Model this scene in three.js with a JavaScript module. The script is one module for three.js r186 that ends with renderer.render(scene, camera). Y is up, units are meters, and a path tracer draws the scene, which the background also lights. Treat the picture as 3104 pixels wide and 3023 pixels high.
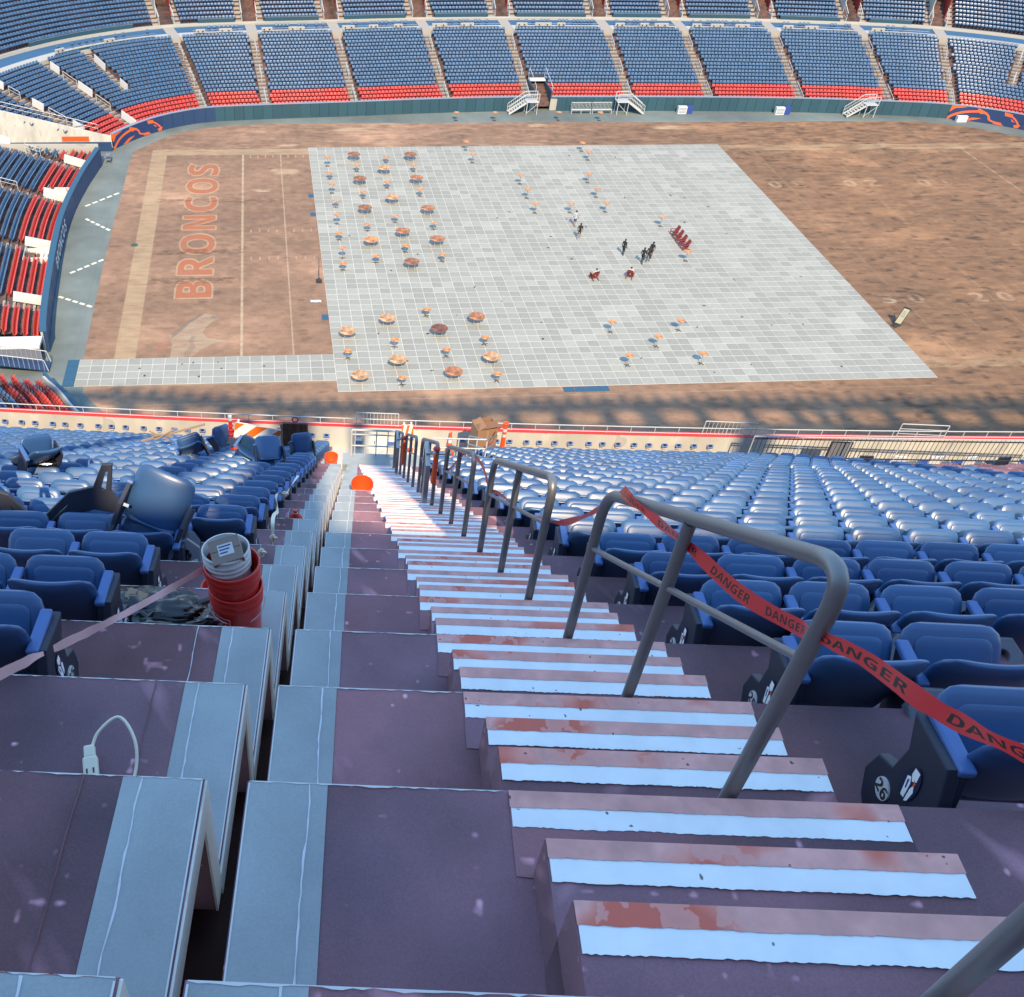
import * as THREE from 'three';
import { mergeGeometries, mergeVertices } from 'three/addons/utils/BufferGeometryUtils.js';
import { RoundedBoxGeometry } from 'three/addons/geometries/RoundedBoxGeometry.js';
import { MarchingCubes } from 'three/addons/objects/MarchingCubes.js';
import { FontLoader } from 'three/addons/loaders/FontLoader.js';

// ---------------------------------------------------------------- camera, sky, sun, exposure
const scene = new THREE.Scene();
const camera = new THREE.PerspectiveCamera(2 * Math.atan(1766.85 / 2880) * 180 / Math.PI, 4139.1 / 3533.7, 0.1, 900);
camera.setViewOffset(4139.1, 3533.7, 1035.1, 0, 3104, 3023);
camera.position.set(2.759, 44.175, 95.01);
camera.rotation.order = 'YXZ';
camera.rotation.set(-0.7772, -0.0882, 0.0248);
const renderer = new THREE.WebGLRenderer({ antialias: true });
renderer.toneMapping = THREE.LinearToneMapping;
renderer.toneMappingExposure = 2.0;
renderer.shadowMap.enabled = true;

// a deep blue high-altitude sky, paler towards the horizon
{
  const w = 64, h = 64, d = new Float32Array(w * h * 4);
  for (let y = 0; y < h; y++) {
    const e = Math.max(0, (y / (h - 1) - 0.5) * 2), k = Math.pow(1 - e, 3);
    for (let x = 0; x < w; x++) d.set([0.195 + 0.36 * k, 0.39 + 0.38 * k, 0.75 + 0.28 * k, 1], (y * w + x) * 4);
  }
  const sky = new THREE.DataTexture(d, w, h, THREE.RGBAFormat, THREE.FloatType);
  sky.mapping = THREE.EquirectangularReflectionMapping;
  sky.magFilter = sky.minFilter = THREE.LinearFilter;
  sky.needsUpdate = true;
  scene.background = sky;
  scene.environment = sky;
}
const SUNDIR = new THREE.Vector3(-0.035, 0.96, 1.0).normalize();
const sun = new THREE.DirectionalLight(new THREE.Color(1.0, 0.81, 0.55), 3.35);
sun.name = 'sun';
sun.position.set(30, 0, 10).addScaledVector(SUNDIR, 220);
sun.target.position.set(30, 0, 10);
sun.castShadow = true;
sun.shadow.mapSize.set(4096, 4096);
Object.assign(sun.shadow.camera, { left: -110, right: 110, top: 110, bottom: -110, near: 1, far: 420 });
scene.add(sun, sun.target);

// ---------------------------------------------------------------- helpers
function rng(seed) { let a = seed | 0; return () => { a = (a + 0x6d2b79f5) | 0; let t = Math.imul(a ^ (a >>> 15), 1 | a); t = (t + Math.imul(t ^ (t >>> 7), 61 | t)) ^ t; return ((t ^ (t >>> 14)) >>> 0) / 4294967296; }; }
const R = rng(7);
const V = (x, y, z) => new THREE.Vector3(x, y, z);
const lin = (r, g, b) => new THREE.Color().setRGB(r, g, b);
const ordinals = (() => { const a = ['first', 'second', 'third', 'fourth', 'fifth', 'sixth', 'seventh', 'eighth', 'ninth', 'tenth', 'eleventh', 'twelfth', 'thirteenth', 'fourteenth', 'fifteenth', 'sixteenth', 'seventeenth', 'eighteenth', 'nineteenth', 'twentieth'], t = ['twenty', 'thirty', 'forty', 'fifty', 'sixty', 'seventy', 'eighty'], e = ['thirtieth', 'fortieth', 'fiftieth', 'sixtieth', 'seventieth', 'eightieth', 'ninetieth']; t.forEach((w, i) => { for (let k = 0; k < 9; k++) a.push(w + '-' + a[k]); a.push(e[i]); }); return a; })();
const taken = new Map();
function numbered(n) { const k = taken.get(n) ?? 0; taken.set(n, k + 1); return k ? n + '_' + String(k).padStart(3, '0') : n; }
function shade(o) { o.traverse((m) => { if (m.isMesh) { m.castShadow = true; m.receiveShadow = true; } }); return o; }
function tag(o, label, category, group, kind) { if (label) o.userData.label = label; if (category) o.userData.category = category; if (group) o.userData.group = group; if (kind) o.userData.kind = kind; return o; }
function top(o, name, label, category, group, kind) { o.name = numbered(name); tag(o, label, category, group, kind); scene.add(o); shade(o); return o; }
function thing(name, label, category, group) { const g = new THREE.Group(); g.name = numbered(name); tag(g, label, category, group); scene.add(g); return g; }
function struct(o, name, label) { o.name = numbered(name); o.userData.kind = 'structure'; if (label) o.userData.label = label; scene.add(o); shade(o); return o; }
function part(parent, name, geo, mat, label) { const m = new THREE.Mesh(geo, mat); m.name = name; m.castShadow = m.receiveShadow = true; if (label) m.userData.label = label; parent.add(m); return m; }
function prep(g) { const n = g.index ? g.toNonIndexed() : g; for (const k of Object.keys(n.attributes)) if (!['position', 'normal', 'uv'].includes(k)) n.deleteAttribute(k); if (!n.attributes.uv) n.setAttribute('uv', new THREE.BufferAttribute(new Float32Array(n.attributes.position.count * 2), 2)); if (!n.attributes.normal) n.computeVertexNormals(); return n; }
const merge = (list) => mergeGeometries(list.map(prep));
function box(x0, x1, y0, y1, z0, z1) { const g = new THREE.BoxGeometry(x1 - x0, y1 - y0, z1 - z0); g.translate((x0 + x1) / 2, (y0 + y1) / 2, (z0 + z1) / 2); boxUV(g); return g; }
function boxUV(g) { const p = g.attributes.position, n = g.attributes.normal, u = g.attributes.uv; for (let i = 0; i < p.count; i++) { const ax = Math.abs(n.getX(i)), ay = Math.abs(n.getY(i)), az = Math.abs(n.getZ(i)); if (ay >= ax && ay >= az) u.setXY(i, p.getX(i), p.getZ(i)); else if (ax >= az) u.setXY(i, p.getZ(i), p.getY(i)); else u.setXY(i, p.getX(i), p.getY(i)); } return g; }
function bar(a, b, r, seg = 8) { const d = b.clone().sub(a), g = new THREE.CylinderGeometry(r, r, d.length(), seg, 1); g.applyQuaternion(new THREE.Quaternion().setFromUnitVectors(V(0, 1, 0), d.clone().normalize())); g.translate((a.x + b.x) / 2, (a.y + b.y) / 2, (a.z + b.z) / 2); return g; }
function beam(a, b, w, h, upv = V(0, 1, 0)) { const d = b.clone().sub(a), L = d.length(), z = d.normalize(), x = upv.clone().cross(z).normalize(), y = z.clone().cross(x), g = new THREE.BoxGeometry(w, h, L); g.applyMatrix4(new THREE.Matrix4().makeBasis(x, y, z).setPosition(a.clone().add(b).multiplyScalar(0.5))); return g; }
function tube(pts, r, seg = 32, rad = 8, tension = 0.5) { return new THREE.TubeGeometry(new THREE.CatmullRomCurve3(pts, false, 'catmullrom', tension), seg, r, rad); }
// pipe along straight legs with rounded corners
function pipe(pts, r, bend = 0.1, rad = 10) {
  const path = new THREE.CurvePath();
  let a = pts[0];
  for (let i = 1; i < pts.length; i++) {
    if (i === pts.length - 1) { path.add(new THREE.LineCurve3(a, pts[i])); break; }
    const d0 = pts[i].clone().sub(a).normalize(), d1 = pts[i + 1].clone().sub(pts[i]).normalize();
    const p0 = pts[i].clone().addScaledVector(d0, -bend), p1 = pts[i].clone().addScaledVector(d1, bend);
    path.add(new THREE.LineCurve3(a, p0)); path.add(new THREE.QuadraticBezierCurve3(p0, pts[i], p1)); a = p1;
  }
  const pp = []; for (const c of path.curves) { const k = c.isLineCurve3 ? 2 : 7; for (let j = 0; j < k; j++) pp.push(c.getPoint(j / k)); } pp.push(pts[pts.length - 1]);
  const poly = new THREE.CurvePath(); for (let i = 1; i < pp.length; i++) poly.add(new THREE.LineCurve3(pp[i - 1], pp[i]));
  // rings swept by hand so that straight legs cost two rings only
  const pos = [], idx = []; let n = V(0.31, 0.2, 0.93);
  pp.forEach((p, i) => {
    const t = (i === 0 ? pp[1].clone().sub(p) : i === pp.length - 1 ? p.clone().sub(pp[i - 1]) : pp[i + 1].clone().sub(pp[i - 1])).normalize();
    n = n.clone().addScaledVector(t, -n.dot(t)).normalize(); const b = t.clone().cross(n);
    for (let k = 0; k < rad; k++) { const a2 = k / rad * Math.PI * 2; pos.push(...p.clone().addScaledVector(n, Math.cos(a2) * r).addScaledVector(b, Math.sin(a2) * r).toArray()); }
    if (i) for (let k = 0; k < rad; k++) { const a0 = (i - 1) * rad + k, a1 = (i - 1) * rad + (k + 1) % rad, b0 = a0 + rad, b1 = a1 + rad; idx.push(a0, b0, a1, a1, b0, b1); }
  });
  const cap = (i, f) => { const c = pos.length / 3; pos.push(...pp[i].toArray()); for (let k = 0; k < rad; k++) { const u = i * rad + k, v = i * rad + (k + 1) % rad; f ? idx.push(c, u, v) : idx.push(c, v, u); } };
  cap(0, true); cap(pp.length - 1, false);
  const g = new THREE.BufferGeometry(); g.setAttribute('position', new THREE.Float32BufferAttribute(pos, 3)); g.setIndex(idx); g.computeVertexNormals();
  // outward check
  return g;
}
// flat ribbon along points with a width vector per point
function ribbon(pts, width, side, rep = 1, wf = () => 1) {
  const pos = [], uv = [], idx = []; let len = 0;
  pts.forEach((p, i) => {
    if (i) len += p.distanceTo(pts[i - 1]);
    const s = side(i / (pts.length - 1), i).clone().normalize().multiplyScalar(width / 2 * wf(i / (pts.length - 1)));
    pos.push(...p.clone().add(s).toArray(), ...p.clone().sub(s).toArray()); uv.push(len * rep, 1, len * rep, 0);
    if (i) { const a = 2 * i - 2; idx.push(a, a + 1, a + 2, a + 2, a + 1, a + 3); }
  });
  const g = new THREE.BufferGeometry(); g.setAttribute('position', new THREE.Float32BufferAttribute(pos, 3)); g.setAttribute('uv', new THREE.Float32BufferAttribute(uv, 2)); g.setIndex(idx); g.computeVertexNormals(); return g;
}
function curvePts(list, n) { return new THREE.CatmullRomCurve3(list).getPoints(n); }
// value noise
const NT = (() => { const r = rng(99), a = new Float32Array(65536); for (let i = 0; i < 65536; i++) a[i] = r(); return a; })();
function vnoise(x, y, px = 256, py = 256) { const xi = Math.floor(x), yi = Math.floor(y), fx = x - xi, fy = y - yi, sx = fx * fx * (3 - 2 * fx), sy = fy * fy * (3 - 2 * fy); const m = (a, b) => NT[(((b % py) + py) % py & 255) * 256 + (((a % px) + px) % px & 255)]; return (m(xi, yi) * (1 - sx) + m(xi + 1, yi) * sx) * (1 - sy) + (m(xi, yi + 1) * (1 - sx) + m(xi + 1, yi + 1) * sx) * sy; }
function fbm(x, y, o = 4, px = 256, py = 256) { let s = 0, a = 0.5, t = 0; for (let i = 0; i < o; i++) { s += a * vnoise(x, y, px, py); t += a; a *= 0.5; x *= 2; y *= 2; px *= 2; py *= 2; } return s / t; }
function texture(w, h, fn, rx = 1, ry = 1, srgb = true) {
  const d = new Uint8Array(w * h * 4); const c = [0, 0, 0];
  for (let y = 0; y < h; y++) for (let x = 0; x < w; x++) { fn(x / w, y / h, c, x, y); const i = (y * w + x) * 4; d[i] = Math.max(0, Math.min(255, c[0])); d[i + 1] = Math.max(0, Math.min(255, c[1])); d[i + 2] = Math.max(0, Math.min(255, c[2])); d[i + 3] = 255; }
  const t = new THREE.DataTexture(d, w, h, THREE.RGBAFormat); t.wrapS = t.wrapT = THREE.RepeatWrapping; t.repeat.set(rx, ry); t.magFilter = THREE.LinearFilter; t.minFilter = THREE.LinearMipmapLinearFilter; t.generateMipmaps = true; if (srgb) t.colorSpace = THREE.SRGBColorSpace; t.needsUpdate = true; return t;
}
function canvasTex(w, h, draw) { const c = document.createElement('canvas'); c.width = w; c.height = h; const x = c.getContext('2d'); draw(x, w, h); const t = new THREE.CanvasTexture(c); t.colorSpace = THREE.SRGBColorSpace; t.magFilter = THREE.LinearFilter; t.anisotropy = 8; return t; }
const std = (color, roughness = 0.8, o = {}) => new THREE.MeshStandardMaterial({ color, roughness, ...o });
const font = await new FontLoader().loadAsync('fonts/droid/droid_sans_bold.typeface.json');
function textGeo(s, size) { const g = new THREE.ShapeGeometry(font.generateShapes(s, size), 4); g.computeBoundingBox(); const b = g.boundingBox; g.translate(-(b.min.x + b.max.x) / 2, -(b.min.y + b.max.y) / 2, 0); return g; }

// ---------------------------------------------------------------- materials
// concrete that was painted brown-grey, with scuffs, drops and worn patches
const concreteTex = texture(1024, 1024, (u, v, c, x, y) => {
  const n = fbm(u * 8, v * 8, 5, 8, 8), m = fbm(u * 3 + 7, v * 3 + 3, 3, 3, 3), g = NT[(x * 131 + y * 57) & 65535], sc = fbm(u * 20 + v * 14, v * 6 - u * 4, 3, 256, 256);
  let k = 0.78 + 0.36 * (n - 0.5) + 0.56 * (m - 0.5) + 0.09 * (g - 0.5); if (sc > 0.7) k += (sc - 0.7) * 2.0; const dr = fbm(u * 64 + 3, v * 64, 2, 64, 64); if (dr > 0.83) k += (dr - 0.83) * 5;
  const w = fbm(u * 5 + 31, v * 5 + 11, 4, 5, 5); const warm = (w - 0.5) * 26;
  c[0] = 176 * k + warm; c[1] = 148 * k; c[2] = 146 * k - warm * 0.5;
}, 1 / 3.3, 1 / 3.3);
const concreteBump = texture(512, 512, (u, v, c, x, y) => { const k = 128 + 70 * (fbm(u * 40, v * 40, 3, 40, 40) - 0.5) + 50 * (NT[(x * 77 + y * 1031) & 65535] - 0.5); c[0] = c[1] = c[2] = k; }, 1 / 0.9, 1 / 0.9, false);
const paleTex = texture(512, 512, (u, v, c, x, y) => { const n = fbm(u * 10, v * 10, 5, 10, 10), m = fbm(u * 3 + 5, v * 3, 3, 3, 3); const k = 0.94 + 0.16 * (n - 0.5) + 0.16 * (m - 0.5) + 0.05 * (NT[(x * 31 + y * 517) & 65535] - 0.5); c[0] = 196 * k; c[1] = 200 * k; c[2] = 196 * k; }, 1 / 2.1, 1 / 2.1);
const plasterTex = texture(512, 512, (u, v, c, x, y) => { const n = fbm(u * 12, v * 6, 5, 12, 6), m = fbm(u * 4 + 5, v * 2, 3, 4, 2); let k = 0.95 + 0.12 * (n - 0.5) + 0.14 * (m - 0.5); if (m > 0.66 && n > 0.5) k -= 0.1; c[0] = 232 * k; c[1] = 226 * k; c[2] = 212 * k; }, 1 / 4, 1 / 4);
const apronTex = texture(1024, 1024, (u, v, c, x, y) => { const n = fbm(u * 16, v * 16, 5, 16, 16), m = fbm(u * 4 + 9, v * 4, 4, 4, 4); const j = (Math.abs((u * 5) % 1 - 0.5) > 0.494 || Math.abs((v * 5) % 1 - 0.5) > 0.494) ? 0.93 : 1; const k = (0.92 + 0.16 * (n - 0.5) + 0.28 * (m - 0.5)) * j; c[0] = 158 * k; c[1] = 166 * k; c[2] = 158 * k; }, 1 / 24, 1 / 24);
const M = {
  tread: std(lin(0.8, 0.57, 0.66), 0.82, { map: concreteTex, bumpMap: concreteBump, bumpScale: 0.0015 }),
  treadFar: std(lin(0.42, 0.34, 0.28), 0.9, { map: concreteTex }),
  greyPaint: std(lin(0.63, 0.65, 0.66), 0.7, { map: paleTex, bumpMap: concreteBump, bumpScale: 0.0012 }),
  worn: std(lin(0.62, 0.6, 0.57), 0.85),  // pale tone painting edge light on the treads; also on some sealant lines
  sealant: std(lin(0.66, 0.67, 0.68), 0.6),
  edge: std(lin(0.95,0.95,0.95), 0.9, { map: plasterTex }),
  plaster: std(lin(0.56, 0.56, 0.56), 0.85, { map: plasterTex }),
  parapet: std(lin(0.72, 0.72, 0.72), 0.85, { map: plasterTex }),
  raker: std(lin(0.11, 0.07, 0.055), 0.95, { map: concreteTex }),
  apron: std(lin(0.5, 0.52, 0.52), 0.92, { map: apronTex }),
  ground: std(lin(0.16, 0.15, 0.14), 0.95),
  steel: std(lin(0.42, 0.41, 0.39), 0.42, { metalness: 0.7 }),
  railSteel: std(lin(0.24, 0.23, 0.22), 0.45, { metalness: 0.6, bumpMap: concreteBump, bumpScale: 0.0004 }),
  whiteMetal: std(lin(0.5, 0.5, 0.47), 0.5),
  blackMetal: std(lin(0.03, 0.03, 0.035), 0.5),
  greyMetal: std(lin(0.16, 0.17, 0.2), 0.5),
  seatBlue: new THREE.MeshPhysicalMaterial({ color: lin(0.036, 0.1, 0.22), roughness: 0.4, clearcoat: 0.35, clearcoatRoughness: 0.3 }),
  seatBlueB: new THREE.MeshPhysicalMaterial({ color: lin(0.044, 0.118, 0.25), roughness: 0.43, clearcoat: 0.3, clearcoatRoughness: 0.32 }),
  seatBlueC: new THREE.MeshPhysicalMaterial({ color: lin(0.03, 0.085, 0.2), roughness: 0.38, clearcoat: 0.35, clearcoatRoughness: 0.28 }),
  armBlue: std(lin(0.06, 0.13, 0.32), 0.5),
  castDark: std(lin(0.018, 0.022, 0.04), 0.55),
  farBlue: new THREE.MeshPhysicalMaterial({ color: lin(0.04, 0.1, 0.19), roughness: 0.34, clearcoat: 0.7, clearcoatRoughness: 0.3 }),
  farRed: new THREE.MeshPhysicalMaterial({ color: lin(0.5, 0.045, 0.03), roughness: 0.32, clearcoat: 0.4, clearcoatRoughness: 0.25 }),
  red: std(lin(0.55, 0.03, 0.025), 0.4),
  bucketRed: new THREE.MeshPhysicalMaterial({ color: lin(0.62, 0.03, 0.02), roughness: 0.35, clearcoat: 0.2 }),
  orange: new THREE.MeshPhysicalMaterial({ color: lin(0.85, 0.1, 0.02), roughness: 0.4 }),
  white: std(lin(0.6, 0.6, 0.58), 0.5),
  cream: std(lin(0.72, 0.66, 0.5), 0.6),
  teal: std(lin(0.022, 0.068, 0.092), 0.55),
  tealB: std(lin(0.026, 0.078, 0.102), 0.55),
  navy: std(lin(0.02, 0.05, 0.12), 0.5),
  blueMat: std(lin(0.025, 0.085, 0.14), 0.7),
  walkBlue: std(lin(0.03, 0.1, 0.19), 0.7),
  brick: std(lin(0.28, 0.03, 0.018), 0.85),
  card: std(lin(0.3, 0.16, 0.085), 0.85),
  cardDark: std(lin(0.2, 0.1, 0.055), 0.85),
  ply: std(lin(0.33, 0.22, 0.13), 0.85),
  bag: new THREE.MeshPhysicalMaterial({ color: lin(0.005, 0.005, 0.006), roughness: 0.2, clearcoat: 0.2 }),
};

// ---------------------------------------------------------------- ground, apron, turf
{
  const g = new THREE.PlaneGeometry(900, 900); g.rotateX(-Math.PI / 2); g.translate(45, -0.03, 0);
  struct(new THREE.Mesh(g, M.ground), 'ground', 'bare ground reaching out below and around the stands');
  const a = new THREE.PlaneGeometry(170, 110); a.rotateX(-Math.PI / 2); a.translate(45, 0, 4);
  const p = a.attributes.position, u = a.attributes.uv; for (let i = 0; i < p.count; i++) u.setXY(i, p.getX(i), p.getZ(i));
  struct(new THREE.Mesh(a, M.apron), 'concrete_apron', 'grey concrete track around the worn field');
}
const TX0 = -15, TX1 = 109, TZ0 = -36, TZ1 = 44;
const turfTex = canvasTex(2048, 1322, (c, w, h) => {
  const k = w / (TX1 - TX0), X = (x) => (x - TX0) * k, Z = (z) => (z - TZ0) * k;
  const im = c.createImageData(w, h);
  for (let y = 0; y < h; y++) for (let x = 0; x < w; x++) {
    const wx = x / k + TX0, wz = y / k + TZ0;
    const streak = fbm(wx * 0.6 + 3, wz * 2.2, 4), blot = fbm(wx * 0.11, wz * 0.17 + 20, 4), fine = NT[(x * 193 + y * 7919) & 65535], clump = fbm(wx * 1.6, wz * 1.6, 3), ribs = fbm(wx * 0.9 + 40, wz * 2.1 + 8, 3);
    const right = Math.min(1, Math.max(0, (wx - 30) / 40)), far = wz < -24.4 ? 0.35 : 0;
    let v = 1 + (0.14 + 0.22 * right + far * 0.6) * (streak - 0.5) + 0.3 * (blot - 0.5) + 0.2 * (clump - 0.5) + 0.07 * (fine - 0.5);
    if (ribs > 0.6) v -= (ribs - 0.6) * (0.5 + 0.7 * right);
    if (blot > 0.62) v += (blot - 0.62) * 0.9;
    const base = [186 - 20 * right, 146 - 22 * right, 118 - 28 * right];
    const i = (y * w + x) * 4; im.data[i] = base[0] * v; im.data[i + 1] = base[1] * v; im.data[i + 2] = base[2] * v; im.data[i + 3] = 255;
  }
  c.putImageData(im, 0, 0);
  const worn = document.createElement('canvas'); worn.width = w; worn.height = h; const q = worn.getContext('2d');
  const rect = (x0, z0, x1, z1, col, a = 1) => { q.globalAlpha = a; q.fillStyle = col; q.fillRect(X(x0), Z(z0), (x1 - x0) * k, (z1 - z0) * k); };
  const Yd = 0.9144, cream = '#e3c79c', pale = '#eed8b4';
  // white border, goal line and yard lines
  rect(-9.144 - 1.83, -24.38 - 1.83, 91.44 + 9.144 + 1.83, -24.38, cream, 0.72); rect(-9.144 - 1.83, 24.38, 112, 26.2, cream, 0.5);
  rect(-9.144 - 1.83, -24.38, -9.144, 24.38, cream, 0.75); rect(100.58, -24.38, 102.4, 24.38, cream, 0.4);
  rect(-0.1, -24.38, 0.14, 24.38, pale, 0.85); rect(91.3, -24.38, 91.54, 2, pale, 0.7);
  for (let y = 5; y < 100; y += 5) rect(y * Yd - 0.06, -24.38, y * Yd + 0.06, 24.38, pale, y < 12 ? 0.8 : y % 10 ? 0.22 : 0.34);
  for (let y = 1; y < 100; y++) { if (y % 5 === 0) { rect(y * Yd - 0.5, -2.88, y * Yd + 0.5, -2.76, pale, 0.7); rect(y * Yd - 0.5, 2.76, y * Yd + 0.5, 2.88, pale, 0.7); continue; } const a = y < 12 ? 0.8 : 0.35; for (const [z0, z1] of [[-24.2, -23.4], [-3.5, -2.82], [2.82, 3.5], [23.4, 24.2]]) rect(y * Yd - 0.06, z0, y * Yd + 0.06, z1, pale, a); }
  for (let x = -4; x < 45; x += 1.7) rect(x, -29.6, x + 1.25, -29.5, pale, 0.5);
  rect(-12, 28.9, 70, 29.0, pale, 0.45);
  // faded numerals on the right half
  const num = (x, z, s, up) => { q.save(); q.translate(X(x), Z(z)); if (!up) q.rotate(Math.PI); q.globalAlpha = 0.62; q.fillStyle = pale; q.font = 'bold ' + Math.round(1.83 * k * 1.35) + 'px sans-serif'; q.textAlign = 'center'; q.textBaseline = 'middle'; q.scale(1.25, 1); q.fillText(s[0], -1.15 * k, 0); q.fillText(s[1], 1.15 * k, 0); q.restore(); };
  num(64.0, 13.9, '30', true); num(73.2, 13.9, '20', true); num(64.0, -13.9, '30', false); num(73.2, -13.9, '20', false); num(82.3, -13.9, '10', false);
  // BRONCOS along the end zone, reading away from the camera
  q.save(); q.translate(X(-2.85), Z(11.7)); q.rotate(-Math.PI / 2); q.globalAlpha = 1; q.textBaseline = 'alphabetic'; q.lineJoin = 'round';
  const fs = Math.round(3.45 * k / 0.72); q.font = 'bold ' + fs + 'px sans-serif';
  const letters = 'BRONCOS', wd = [4.3, 4.5, 5.3, 4.4, 4.5, 4.9, 4.0]; let at = 0;
  for (let i = 0; i < 7; i++) { const m = q.measureText(letters[i]).width; q.save(); q.translate(at * k, 0); q.scale((wd[i] * k) / m, 1); q.globalAlpha = 0.8; q.strokeStyle = '#f0c8a0'; q.lineWidth = 0.34 * k; q.strokeText(letters[i], 0, 0); q.globalAlpha = 1; q.fillStyle = '#d9825a'; q.fillText(letters[i], 0, 0); q.restore(); at += wd[i] + 0.28; }
  q.restore();
  // horse head mark in the corner of the end zone
  const hp = (pts, col, a) => { q.globalAlpha = a; q.fillStyle = col; q.beginPath(); pts.forEach(([x, z], i) => (i ? q.lineTo(X(x), Z(z)) : q.moveTo(X(x), Z(z)))); q.closePath(); q.fill(); };
  hp([[-6.2, 22.6], [-6.1, 19.6], [-6.4, 18.2], [-5.4, 16.6], [-4.3, 14.9], [-3.5, 14.2], [-2.4, 14.5], [-2.0, 15.1], [-2.6, 15.6], [-3.1, 16.4], [-3.5, 17.6], [-3.0, 18.6], [-1.2, 19.1], [-2.6, 19.6], [-3.6, 20.6], [-4.4, 21.9], [-4.3, 22.6]], '#dcc4a6', 0.72);
  hp([[-4.9, 22.5], [-5.0, 20.9], [-4.5, 19.9], [-4.7, 18.9], [-4.4, 18.1], [-4.1, 18.2], [-4.3, 19.1], [-4.0, 20.1], [-4.5, 21.2], [-4.3, 22.5]], '#a58f80', 0.5);
  hp([[-6.2, 17.6], [-5.0, 15.7], [-3.9, 14.3], [-3.3, 14.0], [-3.7, 14.6], [-4.7, 15.9], [-5.8, 18.0], [-6.3, 18.6]], '#8f8178', 0.7);
  hp([[-2.6, 14.5], [-2.0, 14.9], [-2.4, 15.3], [-3.0, 15.0]], '#8f8178', 0.7);
  hp([[-7.6, 20.6], [-7.3, 19.2], [-6.4, 18.7], [-6.3, 19.8], [-6.9, 20.6], [-7.2, 21.2]], '#c98268', 0.55);
  // wear: knock out paint with noise
  const wi = q.getImageData(0, 0, w, h);
  for (let y = 0; y < h; y++) for (let x = 0; x < w; x++) { const i = (y * w + x) * 4 + 3; if (!wi.data[i]) continue; const wx = x / k, wz = y / k, n = fbm(wx * 0.7, wz * 3.0, 4), f = NT[(x * 61 + y * 4099) & 65535]; wi.data[i] *= Math.max(0.25, Math.min(1, 1.45 - 1.05 * n - 0.25 * f)) * (wx + TX0 > 30 ? Math.min(1, 0.35 + 1.6 * Math.max(0, fbm(wx * 0.5 + 9, wz * 1.5, 3) - 0.3)) : 1); }
  q.putImageData(wi, 0, 0);
  c.drawImage(worn, 0, 0);
  // damp dark drag bands and bare patches
  c.globalAlpha = 0.22; c.fillStyle = '#6b4d36';
  for (const [z, x0, x1] of [[-11.2, -9.5, 4], [1.4, -9, -0.3], [7.6, -9, -0.3]]) for (let i = 0; i < 130; i++) { const x = x0 + R() * (x1 - x0), zz = z + (R() - 0.5) * 1.1; c.fillRect(X(x), Z(zz), (0.2 + R() * 0.7) * k, (0.08 + R() * 0.16) * k); }
  c.globalAlpha = 0.18; c.fillStyle = '#f3d3a8';
  for (const [x, z, a, b] of [[14.5, -32.6, 4, 1.0], [5, -19, 2.5, 1.3], [38.5, -33.6, 2, 0.8], [56, -32.6, 4, 1.1], [2.2, -13.7, 1.6, 0.7], [5.6, -27.5, 2, 0.6]]) for (let i = 0; i < 26; i++) { c.beginPath(); c.ellipse(X(x + (R() - 0.5) * a), Z(z + (R() - 0.5) * b), (0.3 + R() * 0.5) * a * k * 0.5, (0.3 + R() * 0.5) * b * k * 0.5, 0, 0, 7); c.fill(); }
  c.globalAlpha = 1;
});
{
  // outline of the turf, inside the apron
  const pts = [[-13.6, 21], [-13.7, 12], [-13.75, 2.5], [-13.65, -7.8], [-13.5, -14], [-13.5, -21], [-13.3, -25.6], [-12.4, -27], [-11.2, -28.6], [-9.5, -30.7], [-7.4, -32.4], [-5, -33.5], [-1, -34.5], [4.6, -34.9], [11, -34.9], [36, -34.85], [58, -34.5], [80, -34.5], [91, -34.1], [97, -31.9], [102, -28.1], [106.5, -21], [107, 0], [107, 43], [-4, 43], [-8, 34], [-13, 27]];
  const s = new THREE.Shape(pts.map(([x, z]) => new THREE.Vector2(x, -z)));
  const g = new THREE.ShapeGeometry(s); g.rotateX(-Math.PI / 2); g.translate(0, 0.006, 0);
  const p = g.attributes.position, u = g.attributes.uv; for (let i = 0; i < p.count; i++) u.setXY(i, (p.getX(i) - TX0) / (TX1 - TX0), 1 - (p.getZ(i) - TZ0) / (TZ1 - TZ0));
  const bump = texture(512, 512, (u2, v2, c, x, y) => { const k = 128 + 120 * (fbm(u2 * 24, v2 * 48, 4, 24, 48) - 0.5) + 40 * (NT[(x * 17 + y * 911) & 65535] - 0.5); c[0] = c[1] = c[2] = k; }, 14, 12, false);
  struct(new THREE.Mesh(g, std(lin(0.52, 0.51, 0.48), 0.97, { map: turfTex, bumpMap: bump, bumpScale: 0.05 })), 'football_field', 'worn brown football field with faded white lines and orange lettering in the end zone');
}
// yellow dashes on the apron of the end zone
for (const [a, b, lab] of [[[-17.21, -9.95], [-13.85, -13.5], 'farthest'], [[-16.76, -6.77], [-13.9, -3.8], 'second farthest'], [[-16.81, 5.72], [-13.85, 2.85], 'second nearest'], [[-17.27, 10.36], [-13.9, 12.5], 'nearest']]) {
  const list = []; const dx = b[0] - a[0], dz = b[1] - a[1], L = Math.hypot(dx, dz);
  for (let i = 0; i < 5; i++) { const g = new THREE.PlaneGeometry(L * 0.145, 0.3); g.rotateX(-Math.PI / 2); g.rotateY(-Math.atan2(dz, dx)); const f = 0.08 + i * 0.21; g.translate(a[0] + dx * f, 0.004, a[1] + dz * f); list.push(g); }
  const road = thing('painted_dashes', 'line of five yellow painted dashes on the grey apron, ' + lab + ' from the camera', 'marking', 'slanting dashes painted on the end zone apron');
  list.forEach((g) => part(road, 'dash', g, M.cream));
}

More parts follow.
